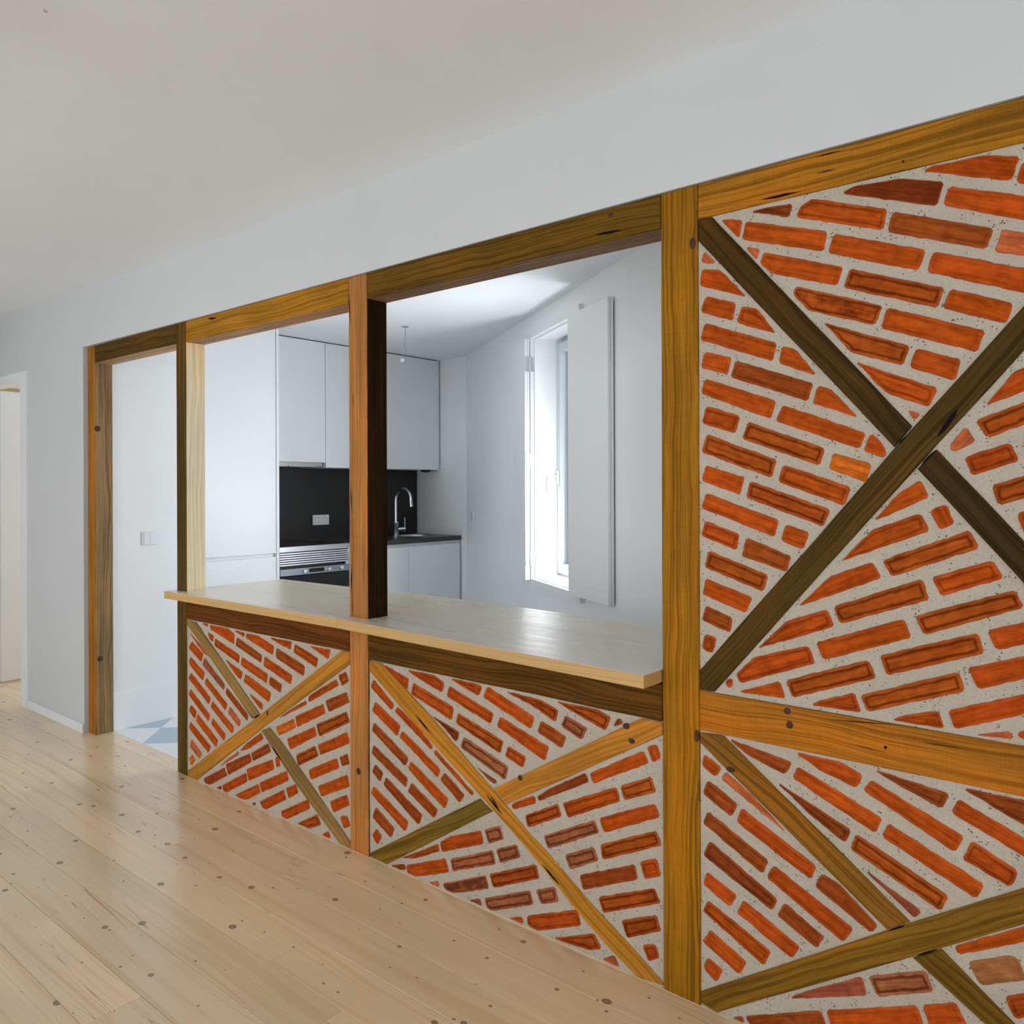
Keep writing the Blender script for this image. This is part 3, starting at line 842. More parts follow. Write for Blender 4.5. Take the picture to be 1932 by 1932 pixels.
def clean(P, tol=0.0015):
    out = []
    for p in P:
        if not out or (Vector(p) - Vector(out[-1])).length > tol:
            out.append(p)
    if len(out) > 3 and (Vector(out[0]) - Vector(out[-1])).length < tol:
        out.pop()
    return out


def chamfered(P, r):
    out = []
    n = len(P)
    for i in range(n):
        a, b, c = Vector(P[i - 1]), Vector(P[i]), Vector(P[(i + 1) % n])
        k1 = min(r, 0.3 * (a - b).length)
        k2 = min(r, 0.3 * (c - b).length)
        out.append(tuple(b + (a - b).normalized() * k1))
        out.append(tuple(b + (c - b).normalized() * k2))
    return out


def subdiv_counts(P, seg):
    return [max(1, int(round((Vector(P[(i + 1) % len(P)]) - Vector(P[i])).length / seg))) for i in range(len(P))]


def ringpts(P, cnt):
    out = []
    n = len(P)
    for i in range(n):
        a, b = Vector(P[i]), Vector(P[(i + 1) % n])
        for k in range(cnt[i]):
            out.append(a.lerp(b, k / cnt[i]))
    return out


def edge_noise(pts, amp, seed, freq, bias=0.6):
    out = []
    n = len(pts)
    for i, p in enumerate(pts):
        t = (pts[(i + 1) % n] - pts[i - 1]).normalized()
        nn = Vector((-t.y, t.x))
        v = mnoise.noise(Vector((p.x * freq, p.y * freq, seed)))
        out.append(p + nn * (amp * v + amp * bias))
    return out


def timber(name, P, direction, tint, parent, depth=0.092, y0=D, jitter=0.0014, label=None, down=None, right=None, left=None, arris=0.0025):
    """one squared timber: outline P on the wall face, its arrises slightly worn"""
    P = clean(P)
    d = Vector(direction).normalized()
    pn = Vector((-d.y, d.x))
    cnt = subdiv_counts(P, 0.07)
    seed = random.random() * 90
    r0 = edge_noise(ringpts(P, cnt), jitter, seed, 9.0)
    r1 = edge_noise(ringpts(inset(P, arris), cnt), jitter, seed, 9.0)
    n = len(r0)
    vs = [(p.x, y0, p.y) for p in r1] + [(p.x, y0 + arris, p.y) for p in r0] + [(p.x, y0 + depth, p.y) for p in ringpts(P, cnt)]
    fs = [tuple(range(n))]
    for i in range(n):
        j = (i + 1) % n
        fs.append((i, n + i, n + j, j))
        fs.append((n + i, 2 * n + i, 2 * n + j, n + j))
    fs.append(tuple(range(3 * n - 1, 2 * n - 1, -1)))
    me = bpy.data.meshes.new(name)
    me.from_pydata(vs, [], fs)
    me.update()
    me.uv_layers.new(name='UVMap')
    me.color_attributes.new('tint', 'FLOAT_COLOR', 'CORNER')
    uvl, att = me.uv_layers['UVMap'], me.color_attributes['tint']
    for p in me.polygons:
        nr = p.normal
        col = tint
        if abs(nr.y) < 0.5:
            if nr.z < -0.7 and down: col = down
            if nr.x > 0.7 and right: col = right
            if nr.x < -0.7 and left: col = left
        for li in p.loop_indices:
            co = me.vertices[me.loops[li].vertex_index].co
            q = Vector((co.x, co.z))
            uvl.data[li].uv = (q.dot(d), q.dot(pn) + (co.y - y0))
            att.data[li].color = col
    o = link(name, me, parent, M['timber'])
    if label: o['label'] = label
    return o


def mark(name, P, parent, mat, y=D, h=0.0007):
    """a small mark with a shape of its own (crack, knot) lying in a timber's face"""
    n = len(P)
    m = MB()
    vs = [(p[0], y - h, p[1]) for p in P] + [(p[0], y + 0.004, p[1]) for p in P]
    m.add(vs, [tuple(range(n))] + [(i, n + i, n + (i + 1) % n, (i + 1) % n) for i in range(n)])
    return m.build(name, mat, parent)


def crack(parent, a, b, w):
    a, b = Vector(a), Vector(b)
    d = b - a
    nn = Vector((-d.y, d.x)).normalized()
    P = []
    for k in range(9):
        t = k / 8
        P.append(tuple(a + d * t + nn * w * math.sin(math.pi * t) * (0.5 + 0.35 * random.random())))
    for k in range(7, 0, -1):
        t = k / 8
        P.append(tuple(a + d * t - nn * w * math.sin(math.pi * t) * (0.5 + 0.35 * random.random())))
    return mark('crack', P[::-1], parent, M['crack'])


def knot(parent, c, rx, rz):
    P = [(c[0] + rx * math.cos(a) * (1 + 0.12 * random.random()), c[1] + rz * math.sin(a)) for a in [2 * math.pi * k / 14 for k in range(14)]]
    return mark('knot', P, parent, M['knot'])


STY = {  # brick colour as displayed, strength of the dark fired line
    'n': ((160, 69, 27), 0.30), 'r': ((155, 68, 28), 0.75), 'R': ((147, 70, 32), 1.15), 'd': ((135, 64, 34), 0.45),
    'b': ((122, 58, 33), 0.7), 'B': ((142, 84, 62), 1.75), 'p': ((166, 84, 58), 0.1), 'm': ((136, 74, 58), 0.3),
    'o': ((180, 92, 40), 0.2), 'g': ((146, 98, 66), 0.3)}


def brick(P, sty, parent):
    P = clean([(x / 2000.0, z / 2000.0) for x, z in P], 0.003)
    if len(P) < 3:
        return None
    while len(P) > 4:                     # merge very short sides
        ls = [(Vector(P[(i + 1) % len(P)]) - Vector(P[i])).length for i in range(len(P))]
        i = min(range(len(P)), key=lambda q: ls[q])
        if ls[i] > 0.013: break
        j = (i + 1) % len(P)
        mid = ((P[i][0] + P[j][0]) / 2, (P[i][1] + P[j][1]) / 2)
        P = [mid if q == i else P[q] for q in range(len(P)) if q != j]
    P0 = P
    for k in (1.0, 0.85, 0.7, 0.55, 0.42, 0.3, 0.2, 0.1):
        Q = inset(P0, 0.018 * k)
        if all((Vector(Q[(i + 1) % len(Q)]) - Vector(Q[i])).dot((Vector(P0[(i + 1) % len(Q)]) - Vector(P0[i])).normalized()) > 0.004 for i in range(len(Q))):
            break
    k *= 0.97
    P = chamfered(P0, 0.005)
    cnt = subdiv_counts(P, 0.013)
    seed = random.random() * 90
    rings = []
    base = ringpts(P, cnt)
    ds = [0.0, 0.0022, 0.007, 0.012, 0.018]
    for i, dd in enumerate(ds):
        pts = ringpts(chamfered(inset(P0, dd * k), (0.005 - 0.12 * dd) * (1.0 if i < 2 else 0.5)), cnt) if i else base
        rings.append(edge_noise(pts, 0.0021 * (1 if i < 2 else 0.4), seed, 62.0, -0.25))
    prox = random.uniform(-0.0008, 0.0008)
    ys = [D + 0.012, D + 0.0042 + prox, D + 0.0036 + prox, D + 0.0036 + prox, D + 0.0040 + prox]
    n = len(base)
    vs, fs, ev = [], [], []
    for i, rg in enumerate(rings):
        vs += [(p.x, ys[i], p.y) for p in rg]
        ev += [ds[i] * (0.5 + 0.5 * k)] * n
    for i in range(len(rings) - 1):
        for a in range(n):
            b = (a + 1) % n
            fs.append(((i + 1) * n + a, i * n + a, i * n + b, (i + 1) * n + b))
    fs.append(tuple(range((len(rings) - 1) * n, len(rings) * n)))
    me = bpy.data.meshes.new('brick')
    me.from_pydata(vs, [], fs)
    me.update()
    at = me.attributes.new('edge', 'FLOAT', 'POINT')
    at.data.foreach_set('value', ev)
    best = max(range(len(P)), key=lambda i: (Vector(P[(i + 1) % len(P)]) - Vector(P[i])).length)
    d = (Vector(P[(best + 1) % len(P)]) - Vector(P[best])).normalized()
    pn = Vector((-d.y, d.x))
    uvl = me.uv_layers.new(name='UVMap')
    for lp in me.loops:
        co = me.vertices[lp.vertex_index].co
        q = Vector((co.x, co.z))
        uvl.data[lp.index].uv = (q.dot(d), q.dot(pn))
    for p in me.polygons:
        p.use_smooth = True
    o = link('brick', me, parent, M['brick'])
    c, al = STY[sty]
    v = random.uniform(0.92, 1.08)
    w = random.uniform(0.94, 1.06)
    L = lin(c[0] * 0.98, c[1] * 0.95, c[2] * (0.78 if sty in 'pmgB' else 0.62), 1.45)
    o.color = (L[0] * v, L[1] * v * w, L[2] * v, al)
    return o


# ------------------------------------------------------------------ the setting: shell
ZC = 2.392


def front_y(x):
    return 1.852 if x < -4.6 else (1.868 if x > -3.4 else 1.852 + 0.016 * (x + 4.6) / 1.2)


wp = MB()
wp.box(-7.0, -6.27, 1.852, 1.965, 0, ZC)
wp.box(-6.27, -5.45, 1.852, 1.965, 2.0, ZC)
wp.box(-5.45, -4.5885, 1.852, 1.965, 0, ZC)
for x0, x1 in ((-4.5885, -4.2), (-4.2, -3.8), (-3.8, -3.4), (-3.4, 2.6)):
    a, b = front_y(x0), front_y(x1)
    wp.add([(x0, a, 2.0765), (x1, b, 2.0765), (x1, 1.965, 2.0765), (x0, 1.965, 2.0765), (x0, a, ZC), (x1, b, ZC), (x1, 1.965, ZC), (x0, 1.965, ZC)],
           [(0, 3, 2, 1), (4, 5, 6, 7), (0, 1, 5, 4), (1, 2, 6, 5), (2, 3, 7, 6), (3, 0, 4, 7)])
wp.box(0.158, 2.6, 1.868, 1.965, 0, 2.0765)
partition = wp.build('wall_partition', M['plaster'])
tag(partition, 'white plastered wall above and beside the exposed brick and timber frame', kind='structure')

for nm, b, mt, lab in (
        ('wall_left', (-7.12, -7.0, -1.22, 4.3, 0, ZC), 'plaster', 'white wall closing the room on the left'),
        ):
    tag(box(nm, b, M[mt]), lab, kind='structure')
wr = MB()
for y0, y1, z0, z1 in ((-1.22, -0.25, 0, ZC), (1.05, 1.965, 0, ZC), (-0.25, 1.05, 0, 0.2), (-0.25, 1.05, 2.3, ZC)):
    wr.box(2.6, 2.72, y0, y1, z0, z1)
tag(wr.build('wall_right', M['plaster']), 'white wall closing the room on the right', kind='structure')
fr = MB()
for y0, y1, z0, z1 in ((-0.25, -0.2, 0.2, 2.3), (1.0, 1.05, 0.2, 2.3), (-0.2, 1.0, 0.2, 0.25), (-0.2, 1.0, 2.25, 2.3), (0.375, 0.425, 0.25, 2.25)):
    fr.box(2.63, 2.68, y0, y1, z0, z1)
w = tag(fr.build('window_6', M['paint']), 'wide white framed window added out of view on the right for light', kind='structure')  # added out of view, gives the room sideways light
box('pane', (2.653, 2.657, -0.2, 1.0, 0.25, 2.25), M['glass'], w)
YB = -1.1  # unseen back wall set close so its windows brighten the ceiling
WX = (-6.25, -4.05, -1.85, 0.55)  # unseen windows, number and spacing chosen to even out the light
wb = MB()
xe = [-7.0]
for x0 in WX: xe += [x0, x0 + 1.3]
xe.append(2.6)
for i in range(0, len(xe), 2):
    wb.box(xe[i], xe[i + 1], YB - 0.12, YB, 0, ZC)
for x0 in WX:
    wb.box(x0, x0 + 1.3, YB - 0.12, YB, 0, 0.2)
    wb.box(x0, x0 + 1.3, YB - 0.12, YB, 2.3, ZC)
tag(wb.build('wall_back', M['plaster']), 'unseen white wall of the living room holding the added windows', kind='structure')
for i, x0 in enumerate(WX):
    fr = MB()
    ya, yb = YB - 0.08, YB - 0.03
    for q in ((x0, x0 + 0.05, 0.2, 2.3), (x0 + 1.25, x0 + 1.3, 0.2, 2.3), (x0 + 0.05, x0 + 1.25, 0.2, 0.25), (x0 + 0.05, x0 + 1.25, 2.25, 2.3), (x0 + 0.625, x0 + 0.675, 0.25, 2.25)):
        fr.box(q[0], q[1], ya, yb, q[2], q[3])
    w = fr.build('window_%d' % (i + 2), M['paint'])
    tag(w, 'tall white framed window added out of view to light the living room', kind='structure')
    box('pane', (x0 + 0.05, x0 + 1.25, YB - 0.057, YB - 0.053, 0.25, 2.25), M['glass'], w)

ce = MB()
ce.box(-7.12, 2.72, -2.72, 1.965, ZC, ZC + 0.06)
ce.box(-7.12, -4.75, 1.965, 5.1, ZC, ZC + 0.06)
kc = [(-4.75, 1.965), (0.75, 1.965), tuple(win(5.5, 0.2, 0))[:2], tuple(win(-0.3, 0.2, 0))[:2], (-4.75, 5.1)]
ce.add([(x, y, z) for z in (ZC, ZC + 0.06) for x, y in kc], [(0, 1, 2, 3, 4), (9, 8, 7, 6, 5)] + [(i, (i + 1) % 5, 5 + (i + 1) % 5, 5 + i) for i in range(5)])
tag(ce.build('ceiling', M['ceiling']), 'plain white ceiling', kind='structure')

# kitchen and side room walls
tag(box('wall_kitchen_left', (-5.36, -4.515, 1.9655, 2.492, 0, ZC), M['kplaster']), 'white wall seen through the doorway, with the light switch', kind='structure')
tag(box('wall_kitchen_back', (-5.36, -5.26, 2.492, 5.05, 0, ZC), M['kplaster']), 'white wall behind the kitchen units', kind='structure')
fwm = MB()
fwm.add([(-5.26, 4.914, z) for z in (0, ZC)] + [(-4.575, 4.849, z) for z in (0, ZC)] + [(-4.45, 5.1, z) for z in (0, ZC)] + [(-5.26, 5.05, z) for z in (0, ZC)],
        [(0, 2, 3, 1), (2, 4, 5, 3), (4, 6, 7, 5), (6, 0, 1, 7), (1, 3, 5, 7), (0, 6, 4, 2)])
tag(fwm.build('wall_kitchen_far', M['kplaster']), 'short white wall at the sink end of the kitchen', kind='structure')
S0, S1, Z0, Z1 = 1.677, 2.385, 0.748, 2.235
ww = MB()
for s0, s1, z0, z1 in ((-0.02, S0, 0, ZC), (S1, 5.42, 0, ZC), (S0, S1, 0, Z0), (S0, S1, Z1, ZC)):
    ww.box(s0, s1, 0.0, 0.20, z0, z1, fn=win)
tag(ww.build('wall_kitchen_window', M['kplaster']), 'slanting white kitchen wall around the tall narrow window', kind='structure')
sr = MB()
sr.box(-7.0, -6.3, 4.2, 4.3, 0, ZC)
sr.box(-5.4, -5.36, 4.2, 4.3, 0, ZC)
sr.box(-6.3, -5.4, 4.2, 4.3, 0, 0.7)
sr.box(-6.3, -5.4, 4.2, 4.3, 2.1, ZC)
tag(sr.build('wall_side_room', M['plaster']), 'white end wall of the room beyond the open door', kind='structure')

# door casing and leaf
dc = MB()
dc.box(-5.455, -5.352, 1.836, 1.853, 0, 2.022)
dc.box(-5.47, -5.45, 1.843, 1.966, 0, 1.972)
dc.box(-6.30, -5.455, 1.836, 1.853, 1.972, 2.022)
dc.box(-6.27, -5.47, 1.853, 1.966, 1.985, 2.0)
dc.box(-6.31, -6.235, 1.836, 1.853, 0, 1.972)
dr = dc.build('door_1', M['paint'])
tag(dr, 'white casing around the open door at the far left', kind='structure')
dl = tag(box('door_leaf', (-6.24, -6.2, 1.968, 2.72, 0.012, 1.981), M['paint'], None, 0.002), 'plain white door standing open beyond the casing at far left', 'door')
box('top_strip', (-6.241, -6.196, 1.968, 2.72, 1.981, 2.003), M['tanwood'], dl)
tag(box('baseboard_left', (-5.352, -4.587, 1.84, 1.852, 0, 0.05), M['paint'], None, 0.003), 'low white skirting under the white wall', kind='structure')
tag(box('baseboard_kitchen', (-4.515, -4.503, 1.966, 2.492, 0, 0.206), M['kplaster'], None, 0.002), 'high flat white skirting beyond the doorway', kind='structure')

# ------------------------------------------------------------------ pine floor
fl = box('floor', (-7.0, 2.6, -1.1, 1.966, -0.06, -0.021), M['pine'])
tag(fl, 'pale knotty pine plank floor', kind='structure')


def plank(x0, x1, y0, y1, parent):
    m = MB()
    g = 0.0004
    c = 0.0011
    zt = random.uniform(-0.0003, 0.0003)
    X0, X1, Y0, Y1 = x0 + g, x1 - g, y0 + g, y1 - g
    vs = [(X0, Y0, -0.02), (X1, Y0, -0.02), (X1, Y1, -0.02), (X0, Y1, -0.02),
          (X0, Y0, zt - c), (X1, Y0, zt - c), (X1, Y1, zt - c), (X0, Y1, zt - c),
          (X0 + c, Y0 + c, zt), (X1 - c, Y0 + c, zt), (X1 - c, Y1 - c, zt), (X0 + c, Y1 - c, zt)]
    fs = [(8, 9, 10, 11), (0, 3, 2, 1)]
    for a in range(4):
        b = (a + 1) % 4
        fs += [(a, b, 4 + b, 4 + a), (4 + a, 4 + b, 8 + b, 8 + a)]
    m.add(vs, fs)
    o = m.build('plank', M['pine'], parent)
    me = o.data
    uvl = me.uv_layers.new(name='UVMap')
    for lp in me.loops:
        co = me.vertices[lp.vertex_index].co
        uvl.data[lp.index].uv = (co.x, co.y)
    return o


PW = 0.148
k = 0
y1 = 1.725 + 2 * PW
rp = random.Random(5)
while y1 > -1.09:
    ya, yb = max(-1.1, y1 - PW), min(1.966, y1)
    x = -7.0
    first = True
    while x < 2.6 - 1e-6:
        ln = rp.uniform(0.6, 2.6) if first else rp.uniform(1.9, 2.8)
        x2 = 2.6 if x + ln > 2.1 else x + ln
        plank(x, x2, ya, yb, fl)
        x, first = x2, False
    y1 -= PW
fs2 = box('floor', (-7.0, -5.36, 1.966, 4.2, -0.06, -0.021), M['pine'])
tag(fs2, 'pine plank floor of the room beyond the open door', kind='structure')
y = 1.966
while y < 4.2 - 1e-6:
    y2 = min(4.2, y + PW)
    plank(-7.0, -5.36, y, y2, fs2)
    y = y2

# ------------------------------------------------------------------ kitchen cement tiles
kf = MB()
kfp = [(-5.36, 1.966), (0.6, 1.966), tuple(win(5.42, 0.1, 0))[:2], tuple(win(-0.02, 0.1, 0))[:2], (-5.36, 5.0)]
kf.add([(x, y, z) for z in (-0.06, -0.002) for x, y in kfp], [(4, 3, 2, 1, 0), (5, 6, 7, 8, 9)] + [(i, (i + 1) % 5, 5 + (i + 1) % 5, 5 + i) for i in range(5)])
kfl = kf.build('floor', M['grout'])
tag(kfl, 'kitchen floor of blue grey and white triangle patterned cement tiles', kind='structure')


def tile_mesh(cx, cy):
    """square tile split on the diagonal; the blue half sits at corner (cx, cy)"""
    q = 0.0992
    crn = [(-q, -q), (q, -q), (q, q), (-q, q)]
    c = crn.index((q * cx, q * cy))
    vs = [(x, y, z) for z in (-0.012, 0.0) for x, y in crn]
    fs = [(i, (i + 1) % 4, 4 + (i + 1) % 4, 4 + i) for i in range(4)] + [(3, 2, 1, 0)]
    a, b, d = 4 + c, 4 + (c + 1) % 4, 4 + (c + 3) % 4
    e = 4 + (c + 2) % 4
    fs += [(a, b, d), (b, e, d)]
    me = bpy.data.meshes.new('tile')
    me.from_pydata(vs, [], fs)
    me.materials.append(M['tilewhite'])
    me.materials.append(M['tileblue'])
    me.polygons[5].material_index = 1
    me.update()
    return me


tiles = {}
for i in range(-1, 18):
    for j in range(0, 15):
        cx, cy = -4.368 + 0.2 * i + 0.1, 1.966 + 0.2 * j + 0.1
        if (Vector((cx, cy, 0)) - WO).dot(WN) > -0.13 or (cy > 2.40 and cx < -4.60) or cx < -4.5 and i < 0 and cy > 2.4:
            continue
        if i == -1:
            cxs = 1 if (i + 1) % 2 else -1
        cxs = 1 if (i + 1) % 2 else -1      # the corner with odd index carries the blue half
        cys = 1 if (j + 1) % 2 else -1
        key = (cxs, cys)
        if key not in tiles:
            tiles[key] = tile_mesh(*key)
        o = link('tile', tiles[key], kfl)
        o.location = (cx, cy, 0)

# ------------------------------------------------------------------ timber frame
G = 1.22
XR = 0.055
post_col = lambda r, g, b, k=0.68: lin(r, g, b * k, G)
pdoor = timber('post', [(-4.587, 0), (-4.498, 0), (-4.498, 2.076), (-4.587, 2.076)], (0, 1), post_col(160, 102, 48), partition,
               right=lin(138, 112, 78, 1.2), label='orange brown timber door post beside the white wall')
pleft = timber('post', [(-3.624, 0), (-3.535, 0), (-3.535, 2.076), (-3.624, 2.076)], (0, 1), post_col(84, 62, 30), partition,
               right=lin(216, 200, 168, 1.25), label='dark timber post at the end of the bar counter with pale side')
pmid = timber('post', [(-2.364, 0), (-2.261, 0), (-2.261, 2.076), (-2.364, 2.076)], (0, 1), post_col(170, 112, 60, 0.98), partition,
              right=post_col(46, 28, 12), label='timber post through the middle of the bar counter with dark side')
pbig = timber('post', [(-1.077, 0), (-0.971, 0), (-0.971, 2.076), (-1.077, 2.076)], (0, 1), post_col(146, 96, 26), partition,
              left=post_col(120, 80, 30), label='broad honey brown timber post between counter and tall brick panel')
pfar = timber('post', [(XR, 0), (0.157, 0), (0.157, 2.076), (XR, 2.076)], (0, 1), post_col(146, 96, 30), partition, label='timber post at the right end of the brick panels')
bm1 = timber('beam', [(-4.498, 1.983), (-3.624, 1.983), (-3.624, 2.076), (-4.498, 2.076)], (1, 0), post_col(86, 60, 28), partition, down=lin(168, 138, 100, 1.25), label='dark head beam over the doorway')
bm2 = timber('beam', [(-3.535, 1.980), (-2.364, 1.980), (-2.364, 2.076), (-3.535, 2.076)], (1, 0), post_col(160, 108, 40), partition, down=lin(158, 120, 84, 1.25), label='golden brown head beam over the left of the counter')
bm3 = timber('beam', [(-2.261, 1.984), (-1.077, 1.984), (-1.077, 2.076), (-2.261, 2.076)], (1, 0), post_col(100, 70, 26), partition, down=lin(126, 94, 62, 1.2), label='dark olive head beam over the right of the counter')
bm4 = timber('beam', [(-0.971, 1.987), (XR, 1.987), (XR, 2.076), (-0.971, 2.076)], (1, 0), post_col(146, 96, 36), partition, label='brown head beam over the tall brick panel')
rlD = timber('rail', [(-3.535, 0.716), (-2.364, 0.716), (-2.364, 0.806), (-3.535, 0.806)], (1, 0), post_col(98, 54, 26), partition, label='reddish dark rail under the left of the counter')
rlC = timber('rail', [(-2.261, 0.703), (-1.077, 0.697), (-1.077, 0.796), (-2.261, 0.806)], (1, 0), post_col(90, 58, 22), partition, label='dark rail under the right of the counter')
rlA = timber('rail', [(-0.971, 0.697), (XR, 0.697), (XR, 0.797), (-0.971, 0.797)], (1, 0), post_col(156, 96, 36), partition, label='orange brown rail between the tall and the low brick panel')
BC = {'A1up': (68, 46, 20), 'A1dn': (60, 41, 20), 'A2': (74, 53, 24), 'B1up': (124, 82, 36), 'B1dn': (112, 80, 32), 'B2': (124, 88, 36),
      'C1': (176, 116, 52), 'C2lo': (112, 88, 42), 'C2hi': (178, 116, 58), 'D1up': (140, 108, 62), 'D1dn': (138, 106, 62), 'D2': (170, 114, 58)}
BL = {'A1up': 'upper half of the dark brace falling to the right in the tall brick panel', 'A1dn': 'lower half of the dark brace falling to the right in the tall brick panel',
      'A2': 'dark continuous brace rising to the right in the tall brick panel', 'B1up': 'upper half of the brown brace in the low panel by the broad post',
      'B1dn': 'lower half of the brown brace in the low panel by the broad post', 'B2': 'brown brace rising to the right under the orange brown rail',
      'C1': 'light brown brace falling to the right under the counter', 'C2lo': 'greenish brown lower brace half under the counter', 'C2hi': 'light brown upper brace half under the counter',
      'D1up': 'upper half of the grey brown brace in the left brick panel', 'D1dn': 'lower half of the grey brown brace in the left brick panel', 'D2': 'light brown brace rising to the right in the left brick panel'}
br = {}
for kx, P in BRACES.items():
    P = clean(P)
    if kx in ('A1up', 'A1dn', 'B1up', 'B1dn', 'C1', 'D1up', 'D1dn'):
        far = max(P, key=lambda p: p[0] - p[1]); near = min(P, key=lambda p: p[0] - p[1])
    else:
        far = max(P, key=lambda p: p[0] + p[1]); near = min(P, key=lambda p: p[0] + p[1])
    br[kx] = timber('brace', P, (far[0] - near[0], far[1] - near[1]), post_col(*BC[kx], 0.95 if kx[:2] == 'D1' else 0.7), partition, depth=0.05, y0=D + 0.0005, label=BL[kx])

# ------------------------------------------------------------------ brick panels
PAN = {'A': (-0.971, XR, 0.797, 1.987, 'tall brick infill with crossed dark braces'), 'B': (-0.971, XR, 0.0, 0.697, 'low brick infill below the orange brown rail'),
       'C': (-2.261, -1.077, 0.0, 0.70, 'brick infill under the right of the counter'), 'D': (-3.535, -2.364, 0.0, 0.716, 'brick infill under the left of the counter')}
for kx, (x0, x1, z0, z1, lab) in PAN.items():
    mp = MB()
    nx, nz = max(2, int((x1 - x0) / 0.02)), max(2, int((z1 - z0) / 0.02))
    vs, fs = [], []
    for j in range(nz + 1):
        for i in range(nx + 1):
            X, Z = x0 + (x1 - x0) * i / nx, z0 + (z1 - z0) * j / nz
            vs.append((X, D + 0.0062 + 0.0014 * mnoise.noise(Vector((X * 22, Z * 22, 3.1))) + 0.0008 * mnoise.noise(Vector((X * 60, Z * 60, 8.1))), Z))
    for j in range(nz):
        for i in range(nx):
            a = j * (nx + 1) + i
            fs.append((a, a + 1, a + nx + 2, a + nx + 1))
    mp.add(vs, fs, True)
    mp.box(x0, x1, D + 0.012, D + 0.088, z0, z1)
    panel = mp.build('mortar_panel', M['mortar'], partition)
    panel['label'] = lab
    for sty, P in BRICKS[kx]:
        brick(P, sty, panel)

# cracks, knots, holes read off the timbers
for par, a, b, w in MARKS_C:
    crack({'bm4': bm4, 'bm3': bm3, 'bm2': bm2, 'pmid': pmid, 'C1': br['C1'], 'D1dn': br['D1dn'], 'A2': br['A2'], 'rlA': rlA, 'D2': br['D2'], 'B2': br['B2'], 'A1dn': br['A1dn']}[par], a, b, w)
for par, c, rx, rz in MARKS_K:
    knot({'pbig': pbig, 'pmid': pmid, 'D2': br['D2'], 'rlA': rlA, 'C2hi': br['C2hi'], 'B1up': br['B1up'], 'bm3': bm3, 'rlC': rlC}[par], c, rx, rz)
for yy, zz, r in ((1.888, 1.635, 0.016), (1.897, 0.405, 0.015)):
    kb = MB()
    kb.lathe([(0, 0.0012), (r * 0.7, 0.0012), (r, 0.0002), (r, -0.003)], (-4.4985, yy, zz), (1, 0, 0), 14)
    kb.build('knot', M['knot'], pdoor)

# ------------------------------------------------------------------ bar counter
def ctop(x):
    if x < -2.34: return 0.843 + 0.005 * (x + 3.64) / 1.30
    return 0.848 - 0.014 * (x + 2.34) / 1.26


def cfront(x):
    return 1.818 - 0.032 * (x + 3.64) / 2.56


def board(name, xs, holes, parent):
    """counter board as cells between the x and y cuts; cells around a post are left open"""
    ys = [0, 1, 2, 3]
    def yy(x, j): return (cfront(x), 1.8725, 1.9665, 2.445)[j]
    idx = {}
    vs, fs, mats = [], [], []
    def vert(i, j, t):
        key = (i, j, t)
        if key not in idx:
            x = xs[i]
            idx[key] = len(vs)
            vs.append((x, yy(x, j), ctop(x) - (0.0 if t else 0.034)))
        return idx[key]
    cells = {(i, j) for i in range(len(xs) - 1) for j in range(3)} - set(holes)
    for (i, j) in cells:
        fs.append([vert(i, j, 1), vert(i + 1, j, 1), vert(i + 1, j + 1, 1), vert(i, j + 1, 1)]); mats.append(0)
        fs.append([vert(i, j, 0), vert(i, j + 1, 0), vert(i + 1, j + 1, 0), vert(i + 1, j, 0)]); mats.append(0)
        for (di, dj, a, b) in ((0, -1, (0, 0), (1, 0)), (0, 1, (1, 1), (0, 1)), (-1, 0, (0, 1), (0, 0)), (1, 0, (1, 0), (1, 1))):
            if (i + di, j + dj) not in cells:
                A, B = (i + a[0], j + a[1]), (i + b[0], j + b[1])
                fs.append([vert(*A, 1), vert(*A, 0), vert(*B, 0), vert(*B, 1)]); mats.append(1)
    me = bpy.data.meshes.new(name)
    me.from_pydata(vs, [], fs)
    bm = bmesh.new(); bm.from_mesh(me)
    bmesh.ops.recalc_face_normals(bm, faces=bm.faces)
    bm.to_mesh(me); bm.free()
    me.materials.append(M['counter']); me.materials.append(M['counteredge'])
    for p, mi in zip(me.polygons, mats): p.material_index = mi
    uvl = me.uv_layers.new(name='UVMap')
    for lp in me.loops:
        co = me.vertices[lp.vertex_index].co
        uvl.data[lp.index].uv = (co.x, co.y + co.z)
    o = link(name, me, parent)
    bv = o.modifiers.new('edge', 'BEVEL')
    bv.width = 0.002; bv.segments = 2; bv.limit_method = 'ANGLE'
    return o


counter = tag(empty('bar_counter', (-2.35, 1.87, 0.808)), 'long pale wooden bar counter lying on the low brick and timber wall', 'counter')
board('board', [-3.636, -3.6255, -3.5335, -3.0, -2.3655, -2.3402], [(1, 1), (4, 1)], counter)
board('board', [-2.3398, -2.2595, -1.7, -1.0795], [(0, 1)], counter)
for par, a, b in (((-3.0), (-3.0, 2.13), (-2.3402, 2.13)),):
    pass

# ------------------------------------------------------------------ kitchen units (run along the back wall, fronts facing +x)
tc = tag(empty('tall_cabinet', (-4.95, 2.8, 0)), 'tall white handleless cabinet reaching the ceiling beside the oven', 'cabinet')
box('body', (-5.255, -4.682, 2.497, 3.093, 0.0, 2.386), M['lacquer'], tc)
box('door', (-4.68, -4.66, 2.499, 3.091, 0.885, 2.384), M['lacquer'], tc, 0.0012)
box('door', (-4.68, -4.66, 2.499, 3.091, 0.08, 0.862), M['lacquer'], tc, 0.0012)
box('side_panel', (-5.255, -4.655, 3.0945, 3.114, 0.0, 2.386), M['lacquer'], tc, 0.001)

